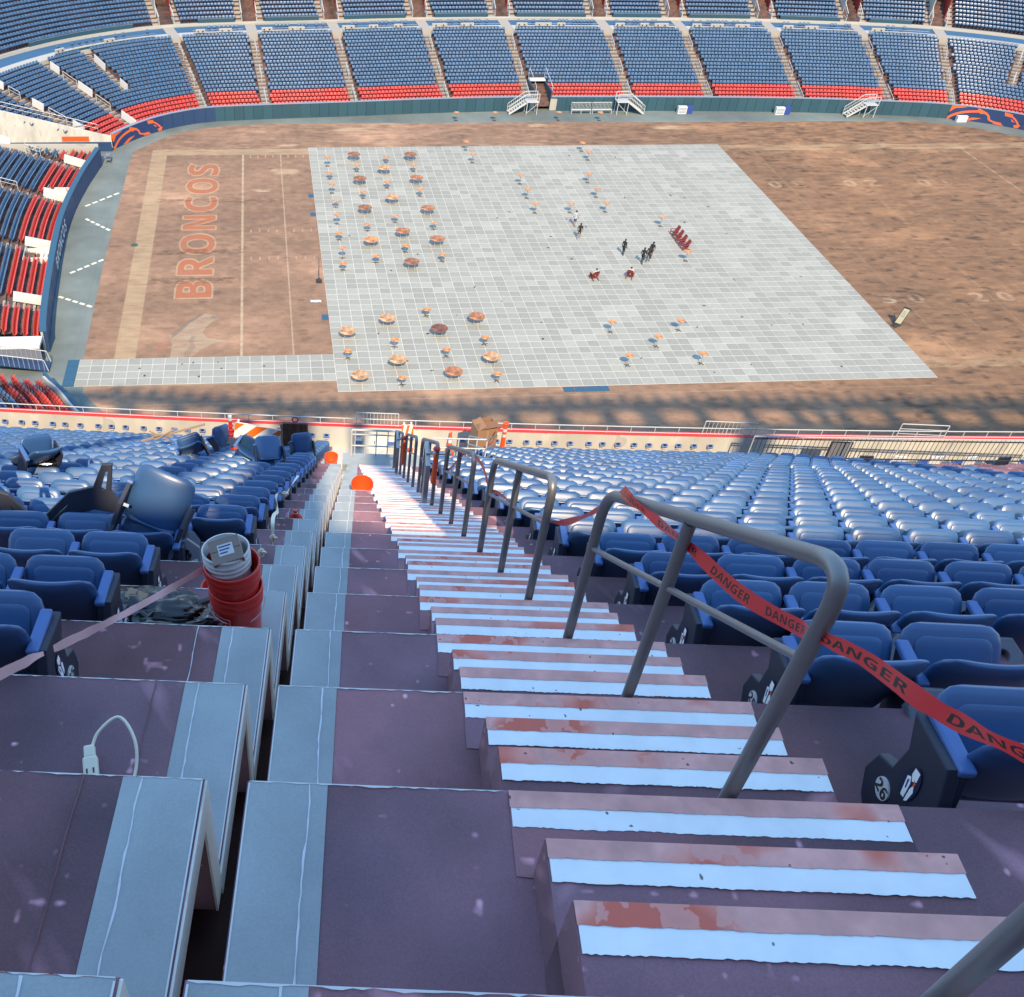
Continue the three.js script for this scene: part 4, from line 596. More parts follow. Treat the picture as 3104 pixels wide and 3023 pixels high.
const cupGeo = (() => { const s = new THREE.Shape(); s.moveTo(-0.085, -0.07); s.lineTo(0.085, -0.07); s.lineTo(0.1, 0.02); s.lineTo(0.045, 0.095); s.lineTo(-0.045, 0.095); s.lineTo(-0.1, 0.02); s.closePath(); const h = new THREE.Path(); h.absarc(0, 0.0, 0.047, 0, Math.PI * 2, true); s.holes.push(h); const g = new THREE.ExtrudeGeometry(s, { depth: 0.045, bevelEnabled: true, bevelSize: 0.006, bevelThickness: 0.006, bevelSegments: 2, curveSegments: 14 }); const in1 = new THREE.CylinderGeometry(0.047, 0.04, 0.09, 14, 1, true); in1.rotateX(Math.PI / 2); in1.translate(0, 0, -0.03); return merge([g, in1]); })();
{
  const mk = (s, i) => { const c = placed('wall_cup_holder', 'small blue cup holder on the cream parapet, ' + ordinals[Math.min(39, i)] + ' from the left', 'cup holder', 'cup holders along the parapet', s, 0.095, 28, 0.42); const m = part(c, 'holder', cupGeo, M.armBlue); m.rotation.x = -0.9; m.scale.setScalar(0.95); part(c, 'label', box(-0.06, 0.06, -0.075, -0.045, 0.075, 0.079), M.white); part(c, 'bracket', box(-0.05, 0.05, -0.04, 0.06, 0, 0.05), M.castDark); shade(c); };
  let i = 0; for (let s = -10.9; s < 11.2; s += 0.48) { if (s > -0.5 && s < 3.2) continue; mk(s + (R() - 0.5) * 0.12, i++); }
}

// ---------------------------------------------------------------- folding seats of the upper deck
// chair frame: x across, y up from the tread, z towards the camera, origin at the foot of the riser
const badgeTex = canvasTex(128, 192, (c, w, h) => { c.fillStyle = '#15213f'; c.fillRect(0, 0, w, h); c.fillStyle = '#f4f4f2'; const P = (p) => { c.beginPath(); p.forEach(([x, y], i) => (i ? c.lineTo(x * w, y * h) : c.moveTo(x * w, y * h))); c.closePath(); c.fill(); }; P([[0.28, 0.1], [0.62, 0.06], [0.7, 0.3], [0.5, 0.42], [0.3, 0.3]]); P([[0.16, 0.45], [0.34, 0.36], [0.5, 0.5], [0.62, 0.92], [0.4, 0.96]]); P([[0.66, 0.4], [0.86, 0.55], [0.84, 0.9], [0.7, 0.96], [0.62, 0.6]]); c.fillStyle = '#e0632a'; P([[0.56, 0.3], [0.74, 0.36], [0.66, 0.5]]); c.fillStyle = '#2c4a8a'; P([[0.26, 0.5], [0.36, 0.46], [0.46, 0.7], [0.38, 0.72]]); });
const badgeMat = std(0xffffff, 0.45, { map: badgeTex });
function chairGeos(nu, nv, rad) {
  const back = pillow(0.455, 0.44, 0.055, 0.085, -0.035, nu, nv); back.rotateX(0.3); back.translate(0, 0.345, -0.2);
  const pan = pillow(0.44, 0.385, 0.06, 0.085, 0, nu, nv); pan.rotateX(-0.63); pan.translate(0, 0.335, -0.185);
  const pad = pillow(0.335, 0.26, 0.02, 0.05, 0, nu, nv); pad.translate(0, 0.07, 0.028); pad.rotateX(-0.63); pad.translate(0, 0.335, -0.185);
  const arm = new RoundedBoxGeometry(0.056, 0.034, 0.25, rad, 0.012); arm.translate(0, 0.6, -0.215);
  const s = new THREE.Shape([[-0.33, 0.585], [-0.1, 0.585], [-0.055, 0.42], [-0.1, 0.26], [-0.07, 0.03], [-0.07, 0], [-0.24, 0], [-0.24, 0.03], [-0.19, 0.24], [-0.25, 0.44]].map(([z, y]) => new THREE.Vector2(z, y)));
  const std_ = new THREE.ExtrudeGeometry(s, { depth: 0.026, bevelEnabled: rad > 1, bevelSize: 0.004, bevelThickness: 0.004, bevelSegments: 1 }); std_.rotateY(-Math.PI / 2); std_.translate(0.013, 0, 0);
  return { back, pan, pad, arm, std_ };
}
const GH = chairGeos(12, 10, 3), GM = chairGeos(8, 6, 1);
const endPanel = (() => { const s = new THREE.Shape([[-0.335, 0.585], [-0.11, 0.6], [-0.05, 0.47], [-0.03, 0.33], [-0.05, 0.12], [-0.12, 0.08], [-0.15, 0.14], [-0.22, 0.15], [-0.26, 0.1], [-0.33, 0.14], [-0.38, 0.22], [-0.36, 0.32], [-0.28, 0.36], [-0.27, 0.48]].map(([z, y]) => new THREE.Vector2(z, y))); const g = new THREE.ExtrudeGeometry(s, { depth: 0.03, bevelEnabled: true, bevelSize: 0.008, bevelThickness: 0.008, bevelSegments: 2 }); g.rotateY(-Math.PI / 2); g.translate(0.015, 0, 0); return g; })();
const discGeo = new THREE.CylinderGeometry(0.042, 0.042, 0.006, 20), badgeGeo = new THREE.CircleGeometry(0.5, 24); badgeGeo.scale(0.085, 0.15, 1);
const plateGeo = box(-0.02, 0.02, -0.012, 0.012, 0, 0.003);
const blues = [M.seatBlue, M.seatBlueB, M.seatBlueC];
function makeChair(G, side, mat, o = {}) { // side: -1 arm on the left, +1 arm on the right
  const g = new THREE.Group(); part(g, 'backrest', G.back, mat); const pan = part(g, 'seat_pan', G.pan, mat); if (G === GH) part(pan, 'pad', G.pad, mat);
  const a = part(g, 'armrest', G.arm, M.armBlue); a.position.x = side * 0.24; const s = part(g, 'standard', G.std_, M.castDark); s.position.x = side * 0.24;
  if (o.cup !== false) { const c = part(g, 'cup_holder', cupGeo, G === GH ? M.greyMetal : M.armBlue); c.position.set(-side * 0.24, 0.56, 0.0); c.rotation.x = -0.75; if (G === GH) { const l = part(c, 'label', plateGeo, M.white); l.position.set(0.0, -0.055, 0.052); } }
  if (G === GH) { const p = part(g, 'seat_number_plate', plateGeo, M.white); p.position.set(side * 0.19, 0.43, -0.035); p.rotation.x = -0.2; }
  return g;
}
function endCap(g, side, rowNo, G) {
  const x = side * 0.285, e = part(g, 'end_panel', endPanel, M.castDark); e.position.x = x - side * 0.01; if (G !== GH) return;
  const d = part(e, 'number_disc', discGeo, M.white); d.rotation.z = Math.PI / 2; d.position.set(side * 0.026, 0.27, -0.26); const t = part(e, 'row_number', textGeo(String(rowNo), 0.05), M.blackMetal, 'row number ' + rowNo); t.rotation.y = side * Math.PI / 2; t.position.set(side * 0.0305, 0.27, -0.26);
  const b = part(e, 'team_badge', badgeGeo, badgeMat, 'oval badge with a white horse head'); b.rotation.y = side * Math.PI / 2; b.position.set(side * 0.0275, 0.42, -0.18);
}
const nearSeats = [];
{
  camera.updateMatrixWorld(true); camera.updateProjectionMatrix();
  const inv = camera.matrixWorld.clone().invert(), pm = camera.projectionMatrix;
  const px = (p) => { const q = p.clone().applyMatrix4(inv).applyMatrix4(pm); return [(q.x + 1) / 2 * 3104, (1 - q.y) / 2 * 3023]; };
  const r = rng(44);
  const row = (n, side, s0) => { let k = 0; for (let i = 0; i < 60; i++) { const s = s0 - side * (0.262 + i * 0.482); const p = N(s, -0.84, n); const [u, v] = px(p.clone().setY(p.y + 0.6)); if (u < -160 || u > 3300 || v > 3200) { if (i > 3) break; } const line = u > 2100 ? 1372 + (u - 2100) * 0.094 : 0; if (v < line) { k++; continue; } nearSeats.push({ p, s, n, side, i, dist: p.distanceTo(camera.position), vis: u > -160 && u < 3300 }); k++; } };
  for (let n = 2; n <= 27; n++) row(n, -1, n >= 20 ? 3.5 : 2.21 - 0.0285 * n);
  for (let n = 3; n <= 27; n++) row(n, 1, n <= 6 ? -1.0 : -0.6);
  const list = nearSeats.filter((q) => q.vis).sort((a, b) => a.dist - b.dist); const one = list.slice(0, 300), rest = list.slice(300);
  const tilt = () => (r() - 0.5) * 0.16;
  for (const q of one) {
    const G = q.n <= 9 ? GH : GM, mat = blues[Math.floor(r() * 3)], g = makeChair(G, q.side, mat, { cup: G === GH || q.n < 14 }); g.position.copy(q.p); g.rotation.y = -PH - 0.0026 * (q.s + 1) + (r() - 0.5) * 0.012;
    const pan = g.children[1]; pan.rotation.x = 0; const dt = tilt(); pan.position.set(0, 0.335 - 0.335 * Math.cos(dt) + -0.185 * Math.sin(dt), -0.185 + 0.185 * Math.cos(dt) - 0.335 * Math.sin(dt)); pan.rotation.x = dt;
    if (q.i === 0) endCap(g, q.side, 28 - q.n, G);
    const row0 = q.side < 0 ? q.n - 2 : q.n - 3;
    top(g, 'folding_chair', 'blue folding seat ' + (q.side < 0 ? 'right' : 'left') + ' of the stairs, ' + ordinals[row0] + ' row from the camera, ' + ordinals[q.i] + ' from the aisle', 'seat', 'blue folding seats on the upper deck');
  }
  const gm = merge([GM.back, GM.pan, GM.arm.clone().translate(-0.24, 0, 0), GM.std_.clone().translate(-0.24, 0, 0)]), im = new THREE.InstancedMesh(gm, M.seatBlue, rest.length), m4 = new THREE.Matrix4();
  rest.forEach((q, i) => { im.setMatrixAt(i, m4.compose(q.p, Q.setFromAxisAngle(V(0, 1, 0), -PH - 0.0026 * (q.s + 1) + (r() - 0.5) * 0.02), ONE)); const k = 0.8 + r() * 0.45; im.setColorAt(i, lin(k, k, k)); });
  top(im, 'front_row_seats', 'crowded blue folding seats in the lower rows of the upper deck', 'seats', null, 'stuff');
}

// ---------------------------------------------------------------- loose seats thrown on the rows
function looseSeat(label, s, t, n, h, rx, ry, rz, G = GH) { const g = makeChair(G, -1, M.seatBlueC, { cup: false }); part(g, 'standard', G.std_, M.castDark).position.x = 0.24; g.rotation.set(rx, ry - PH, rz); g.position.copy(N(s, t, n, h)).sub(V(0, 0.48, -0.2).applyEuler(g.rotation)); return top(g, 'loose_chair', label, 'loose seat', 'loose seats piled on the rows'); }
// a double length arm frame with open legs, as lies across the rows
const frameGeo = (() => { const s = new THREE.Shape([[-0.5, 0.02], [-0.42, 0.1], [-0.12, 0.36], [0.1, 0.4], [0.2, 0.6], [0.28, 0.6], [0.24, 0.36], [0.32, 0.22], [0.24, 0.16], [0.08, 0.2], [-0.1, 0.16], [-0.36, -0.02]].map(([x, y]) => new THREE.Vector2(x, y))); const cut = (pts) => s.holes.push(new THREE.Path(pts.map(([x, y]) => new THREE.Vector2(x, y)))); cut([[-0.36, 0.06], [-0.16, 0.22], [-0.13, 0.27], [-0.34, 0.1]]); cut([[0.16, 0.38], [0.22, 0.54], [0.24, 0.54], [0.2, 0.36]]); return new THREE.ExtrudeGeometry(s, { depth: 0.035, bevelEnabled: true, bevelSize: 0.008, bevelThickness: 0.008, bevelSegments: 2 }); })();
looseSeat('upside down loose dark seat lying across the near left rows', -1.2, -0.45, 6, 0.72, -0.75, 0.1, -0.42);
for (const [lab, s, t, n, h, ry, rz, m] of [['dark cast seat frame with open legs beside the upturned seat, right one', -1.78, -0.35, 6, 0.42, 0.15, 0.05, 0.85], ['dark cast seat frame with open legs at the left edge, mirrored', -2.5, -0.4, 6, 0.42, 0.1, -0.15, -0.85]]) { const g = placed('seat_frame', lab, 'seat frame', 'loose cast seat frames', s, t, n, h); const q = part(g, 'casting', frameGeo, M.castDark); q.rotation.set(-0.35, ry, rz); q.scale.set(m, Math.abs(m), 1); shade(g); }
{ const c = placed('loose_cup_holder', 'loose grey cup holder ring lying under the upturned seat', 'cup holder', null, -0.98, -0.66, 6, 0.48); const m = part(c, 'holder', cupGeo, M.greyMetal); m.rotation.set(-0.5, 0.2, 0.3); m.scale.setScalar(1.15); const l = part(m, 'label', plateGeo, M.white); l.position.set(0.05, -0.055, 0.052); shade(c); }
looseSeat('pale blue loose seat back propped near the orange striped barricade', -2.75, -0.4, 16, 0.72, 0.3, 0.3, 0.25); looseSeat('loose seat with white plate leaning left of the barricade', -2.5, -0.4, 18, 0.85, -0.9, 0.8, 0.4, GM); looseSeat('loose seat tipped forward below the barricade panel', -1.75, -0.4, 16, 0.78, 0.9, -0.5, -0.3, GM); looseSeat('dark loose seat lying flat beside the left aisle', -1.25, -0.45, 15, 0.78, -1.3, 0.2, 0.1, GM); looseSeat('loose seat standing on the rows at the far left edge', -3.75, -0.5, 11, 0.85, 0.5, 0.6, -0.55, GM); looseSeat('loose seat lying at the left edge above a dark bag', -3.95, -0.4, 9, 0.7, -1.0, 0.4, 0.2, GM);
looseSeat('small loose seat left of the brown plywood board', -0.95, -0.4, 19, 0.72, -0.8, 0.3, 0.1, GM);

// ---------------------------------------------------------------- buckets, bag, cord, tape
function bucketGeo(rt, rb, h, ribs, wall = 0.006) { const p = [[0, 0], [rb, 0], [rb + 0.002, 0.008]]; const at = (y) => rb + (rt - rb) * y / h; for (const y of ribs) { p.push([at(y - 0.014), y - 0.014], [at(y - 0.012) + 0.009, y - 0.01], [at(y + 0.01) + 0.009, y + 0.008], [at(y + 0.014), y + 0.012]); } p.push([rt, h - 0.02], [rt + 0.006, h - 0.014], [rt + 0.006, h], [rt - wall, h], [rb - wall, 0.012], [0, 0.012]); return new THREE.LatheGeometry(p.map(([x, y]) => new THREE.Vector2(x, y)), 40); }
const homeTex = canvasTex(256, 256, (c, w, h) => { c.fillStyle = '#c81912'; c.fillRect(0, 0, w, h); c.strokeStyle = '#f2ded8'; c.lineWidth = 6; c.strokeRect(30, 30, 196, 196); c.save(); c.translate(128, 128); c.rotate(-Math.PI / 4); c.fillStyle = '#f2ded8'; c.font = 'bold 40px sans-serif'; c.textAlign = 'center'; c.fillText('THE', 0, -52); c.fillText('HOME', 0, -8); c.fillText('DEPOT', 0, 36); c.restore(); });
function handle(r, h, sag, a0, mat, g, name = 'handle') { const pts = []; for (let i = 0; i <= 16; i++) { const a = Math.PI * i / 16; pts.push(V(Math.cos(a) * (r + 0.012), h - Math.sin(a) * sag, Math.sin(a) * (r * 0.75) + 0.02)); } const m = part(g, name, tube(pts, 0.0028, 40, 6), mat); m.rotation.y = a0; return m; }
{
  const b1 = placed('red_bucket', 'red plastic bucket at the bottom of the stack beside the left stairs', 'bucket', 'stacked buckets', -0.38, -0.32, 4); part(b1, 'body', bucketGeo(0.15, 0.13, 0.37, [0.27, 0.32]), M.bucketRed); handle(0.15, 0.26, 0.09, 0.25, M.white, b1); const grip = part(b1, 'grip', new THREE.CylinderGeometry(0.009, 0.009, 0.09, 10), M.white); grip.position.set(-0.13, 0.185, 0.1); grip.rotation.set(0.5, 0, 0.6);
  const lg = new THREE.CylinderGeometry(0.1448, 0.1345, 0.2, 24, 1, true, -1.15, 1.1); const l = part(b1, 'print', lg, std(0xffffff, 0.4, { map: homeTex }), 'white square print reading THE HOME DEPOT'); l.position.y = 0.135; shade(b1);
  const b2 = placed('red_bucket', 'red plastic bucket nested in the top of the stack beside the left stairs', 'bucket', 'stacked buckets', -0.38, -0.32, 4, 0.16); part(b2, 'body', bucketGeo(0.152, 0.128, 0.375, [0.275, 0.325]), M.bucketRed); b2.rotation.z = 0.03; shade(b2);
  const b3 = placed('white_bucket', 'white ribbed bucket set inside the red bucket stack, holding a carton', 'bucket', null, -0.405, -0.3, 4, 0.35); part(b3, 'body', bucketGeo(0.128, 0.115, 0.26, [0.15, 0.18, 0.21]), M.white); b3.rotation.set(-0.06, 0, 0.07); shade(b3);
  const c = placed('carton', 'grey cardboard carton with white label sticking out of the white bucket', 'box', null, -0.41, -0.31, 4, 0.585); c.rotation.set(0.5, 0.35 - PH, 0.1); const cm = std(lin(0.26, 0.2, 0.16), 0.85); part(c, 'body', box(-0.085, 0.085, -0.07, 0.08, -0.07, 0.07), cm); part(c, 'flap', box(-0.085, 0.085, 0.081, 0.084, -0.07, -0.004), cm); part(c, 'flap', box(-0.085, 0.085, 0.081, 0.084, 0.001, 0.07), cm); part(c, 'label', box(-0.04, 0.045, 0.0845, 0.0855, -0.035, 0.03), M.white, 'white printed label'); for (let i = 0; i < 3; i++) part(c, 'print_line', box(-0.033, 0.035 - i * 0.012, 0.0858, 0.0862, -0.026 + i * 0.018, -0.018 + i * 0.018), std(lin(0.03, 0.06, 0.2), 0.6)); shade(c);
  const b4 = placed('red_bucket', 'red bucket standing half hidden behind the bucket stack', 'bucket', null, -0.55, -0.62, 5); part(b4, 'body', bucketGeo(0.15, 0.13, 0.37, [0.27, 0.32]), M.bucketRed); handle(0.15, 0.3, 0.1, -0.8, M.white, b4); shade(b4);
  const b5 = placed('orange_bucket', 'bright orange bucket standing in the sun on the lower steps', 'bucket', null, 0.33, -0.34, 13); b5.rotation.x = 0.22; b5.position.y += 0.03; part(b5, 'body', bucketGeo(0.165, 0.14, 0.34, [0.25, 0.29]), M.orange); handle(0.155, 0.24, 0.05, 0.1, M.whiteMetal, b5); part(b5, 'rubble', new THREE.SphereGeometry(0.1, 10, 6).scale(1, 0.15, 1).translate(0, 0.03, 0), M.card); shade(b5);
  const b6 = placed('orange_bucket', 'orange bucket beside the left steps near the parapet', 'bucket', null, -0.4, -0.3, 21); part(b6, 'body', bucketGeo(0.155, 0.132, 0.34, [0.26, 0.3]), M.orange); handle(0.155, 0.26, 0.05, 0.1, M.whiteMetal, b6); shade(b6);
}
{ // black plastic bag of scraps
  const g = placed('trash_bag', 'crumpled black plastic bag of scraps beside the near left seats', 'bag', null, -0.86, -0.42, 4); const ge = mergeVertices(new THREE.IcosahedronGeometry(0.24, 14).deleteAttribute('uv').deleteAttribute('normal'), 1e-4); const p = ge.attributes.position; for (let i = 0; i < p.count; i++) { const v = V(p.getX(i), p.getY(i), p.getZ(i)), d = v.clone().normalize(); const rid = (q, o) => Math.abs(fbm(d.x * q + o + d.y * 1.7 * q, d.z * q + o * 2 - d.y * q, 2) - 0.5) * 2; v.multiplyScalar(0.8 + 0.55 * rid(2.6, 5) + 0.3 * rid(6, 31)); v.x *= 1.3; v.z *= 1.0; v.y = Math.max(0.003, v.y * 0.6 + 0.11); p.setXYZ(i, v.x, v.y, v.z); } ge.computeVertexNormals(); part(g, 'sack', ge, M.bag);
  for (const [x, y, z, w, d, ry, m] of [[-0.2, 0.2, 0.03, 0.13, 0.09, 0.4, M.cardDark], [-0.1, 0.24, -0.1, 0.15, 0.07, -0.5, M.ply]]) { const q = part(g, 'scrap', new THREE.BoxGeometry(w, 0.01, d), m); q.position.set(x, y, z); q.rotation.set(0.3, ry, 0.35); } shade(g);
  const gl = placed('pink_glove', 'pink rubber glove hanging over the edge of the black bag', 'glove', null, -1.0, -0.4, 4, 0.12); const pinkM = std(lin(0.6, 0.09, 0.13), 0.5); const palm = new THREE.SphereGeometry(0.045, 14, 10); palm.scale(0.9, 1.2, 0.4); const fs = [palm]; for (let i = 0; i < 4; i++) fs.push(tube([V(-0.027 + i * 0.018, -0.03, 0), V(-0.03 + i * 0.02, -0.075, 0.012), V(-0.032 + i * 0.021, -0.11 + Math.abs(i - 1.5) * 0.01, 0.006)], 0.0085, 8, 6)); fs.push(tube([V(0.035, 0.01, 0), V(0.06, -0.02, 0.01), V(0.066, -0.05, 0.01)], 0.009, 8, 6), new THREE.CylinderGeometry(0.036, 0.042, 0.06, 12, 1, true).translate(0, 0.07, 0)); part(gl, 'glove', merge(fs), pinkM); shade(gl);
}
{ // cream plug connector with a loop of cord
  const g = placed('cord_connector', 'cream plug connector with a short loop of cord on the left step', 'cord', null, -0.64, -0.46, 2); const body = new RoundedBoxGeometry(0.055, 0.035, 0.14, 3, 0.01); const b = part(g, 'connector', body, M.cream); b.position.set(0, 0.04, 0.03); b.rotation.set(0.25, 0.25, 0); part(b, 'plug_end', new RoundedBoxGeometry(0.042, 0.03, 0.05, 2, 0.008).translate(0, 0, -0.09), M.cream); for (const x of [-0.012, 0.012]) part(b, 'slot', box(x - 0.003, x + 0.003, 0.0178, 0.019, -0.02, 0.0), M.blackMetal); part(b, 'ridge', box(-0.02, 0.02, 0.0178, 0.021, 0.025, 0.045), M.cream);
  part(g, 'cord', tube([V(-0.02, 0.06, -0.06), V(0.0, 0.09, -0.13), V(0.07, 0.115, -0.18), V(0.14, 0.085, -0.1), V(0.155, 0.03, 0.0), V(0.13, 0.012, 0.12), V(0.1, 0.012, 0.25)], 0.0065, 60, 8), M.cream); shade(g);
}
const tapeTex = canvasTex(1024, 128, (c, w, h) => { c.fillStyle = '#d5262a'; c.fillRect(0, 0, w, h); c.fillStyle = '#1a0a0a'; c.font = 'bold 92px sans-serif'; c.textBaseline = 'middle'; c.fillText('DANGER', 30, 68); c.fillText('DANGER', 540, 68); }); tapeTex.wrapS = THREE.RepeatWrapping;
const tapeMat = new THREE.MeshPhysicalMaterial({ map: tapeTex, roughness: 0.35, side: THREE.DoubleSide, transmission: 0.12, thickness: 0 }), tapePale = new THREE.MeshPhysicalMaterial({ color: lin(0.86, 0.52, 0.5), roughness: 0.4, transmission: 0.15, side: THREE.DoubleSide }), tapePlain = new THREE.MeshPhysicalMaterial({ color: lin(0.5, 0.03, 0.035), roughness: 0.35, transmission: 0.12, side: THREE.DoubleSide });
function tape(label, pts, w, mat, tw0, tw1, seed) { const P = curvePts(pts, 70), r = rng(seed), ph = r() * 6; const m = new THREE.Mesh(ribbon(P, w, (f) => { const a = tw0 + (tw1 - tw0) * f + 0.5 * Math.sin(f * 17 + ph) + 0.3 * Math.sin(f * 41 + ph * 2); return V(0.25 * Math.cos(a), Math.cos(a), 0).addScaledVector(DV, Math.sin(a)); }, 1.25, (f) => 0.62 + 0.5 * fbm(f * 16 + seed, seed * 3, 2)), mat); return top(m, 'caution_tape', label, 'tape', 'red caution tape on the stairs'); }
const W3 = (a) => a.map(([s, y, t]) => O.clone().addScaledVector(RV, s).addScaledVector(DV, t).add(V(0, y, 0)));
tape('red caution tape running from the large handrail to the lower right edge', W3([[1.375, -0.58, 2.3], [1.363, -0.501, 2.15], [1.388, -0.421, 1.95], [1.436, -0.354, 1.75], [1.481, -0.203, 1.35], [1.479, 0.017, 1.0], [1.452, 0.12, 0.87], [1.483, 0.196, 0.74], [1.54, 0.257, 0.55], [1.575, 0.324, 0.42], [1.591, 0.403, 0.3]]), 0.05, tapeMat, 1.0, 0.7, 3);
tape('red caution tape drooping between the first two full handrails', W3([[1.385, -0.6, 2.32], [1.411, -0.908, 2.6], [1.412, -1.234, 2.9], [1.413, -1.613, 3.3], [1.391, -1.835, 3.6], [1.401, -2.149, 4.0], [1.388, -2.399, 4.4], [1.344, -2.769, 5.0], [1.33, -3.0, 5.3]]), 0.045, tapePlain, 1.2, 2.6, 4);
tape('dark red tape twisted along the third handrail', [N(1.315, 0.05, 6, 0.62), N(1.31, 0.4, 6, 0.55), N(1.295, 0.04, 7, 0.9), N(1.28, 0.5, 7, 0.6), N(1.255, 0.1, 9, 0.55), N(1.22, 0.05, 10, 0.6)], 0.045, tapePlain, 0.3, 2.0, 5);
tape('pale pink faded caution tape stretched from the bucket stack to the left edge', W3([[-0.519, -1.851, 3.1], [-0.73, -1.706, 2.7], [-0.87, -1.448, 2.25], [-0.965, -1.182, 1.85], [-0.999, -0.875, 1.45], [-1.016, -0.561, 1.05]]), 0.055, tapePale, 0.8, 1.0, 6);
{ // knotted pale strap tied along the left aisle seats
  const g = thing('knotted_strap', 'pale knotted strap tied along the end seats left of the stairs', 'strap'); part(g, 'strap', ribbon(curvePts([N(-0.5, -0.3, 11, 0.55), N(-0.52, -0.35, 10, 0.5), N(-0.5, -0.4, 9, 0.52), N(-0.52, -0.2, 8, 0.46), N(-0.5, -0.3, 8, 0.4), N(-0.45, -0.35, 7, 0.4), N(-0.44, -0.5, 7, 0.25), N(-0.46, -0.2, 6, 0.12)], 60), 0.035, (f) => V(Math.cos(f * 9), Math.sin(f * 9), 0.3), 1), M.cream); for (const [s, t, n, h] of [[-0.44, -0.45, 7, 0.3], [-0.46, -0.25, 6, 0.14], [-0.5, -0.38, 9, 0.52]]) { const k = part(g, 'knot', new THREE.TorusKnotGeometry(0.022, 0.009, 40, 6), M.cream); k.position.copy(N(s, t, n, h)); } shade(g);
  const b = placed('red_ball_bag', 'small red bag hanging at the aisle end of the left seats', 'bag', null, -0.4, -0.3, 9, 0.0); const ge = new THREE.LatheGeometry([[0, 0], [0.075, 0.01], [0.095, 0.07], [0.07, 0.14], [0.02, 0.2], [0.03, 0.23], [0, 0.235]].map(([x, y]) => new THREE.Vector2(x, y)), 20); part(b, 'bag', ge, M.red); part(b, 'tie', new THREE.TorusGeometry(0.022, 0.006, 6, 14).rotateX(Math.PI / 2).translate(0, 0.2, 0), M.cream); shade(b);
}
// ---------------------------------------------------------------- barricades, boards, box, posts near the parapet
const stripeTex = canvasTex(512, 192, (c, w, h) => { c.fillStyle = '#f2efe6'; c.fillRect(0, 0, w, h); c.fillStyle = '#f0701c'; for (let i = -1; i < 4; i++) { c.beginPath(); const x = i * 256 + 60; c.moveTo(x, h); c.lineTo(x + 120, h); c.lineTo(x + 300, 0); c.lineTo(x + 180, 0); c.closePath(); c.fill(); } });
const stripeMat = std(0xffffff, 0.5, { map: stripeTex });
function barricade(label, s, t, n, h, w, hh, rz, ry = 0) { const g = placed('striped_barricade', label, 'barricade', 'orange and white barricades', s, t, n, h); g.rotation.set(0, -PH + ry, rz); const ge = new THREE.BoxGeometry(w, hh, 0.03); part(g, 'striped_board', ge.translate(0, hh / 2, 0), stripeMat); for (const x of [-w / 2 + 0.05, w / 2 - 0.05]) { part(g, 'leg', box(x - 0.02, x + 0.02, -0.75, hh + 0.03, -0.07, -0.03), M.white); } part(g, 'lower_rail', box(-w / 2, w / 2, -0.3, -0.2, -0.02, 0.01), M.orange); shade(g); return g; }
barricade('orange and white striped barricade standing among the left seats', -1.81, -0.4, 18, 0.88, 0.9, 0.36, -0.17); barricade('orange and white striped barricade half cut by the left edge', -3.35, -0.3, 7, 0.5, 0.6, 0.3, -0.95, 0.3); barricade('small orange and white barricade behind the handrails at the foot of the stairs', 1.35, 0.2, 20, 0.5, 0.26, 0.45, 0.05);
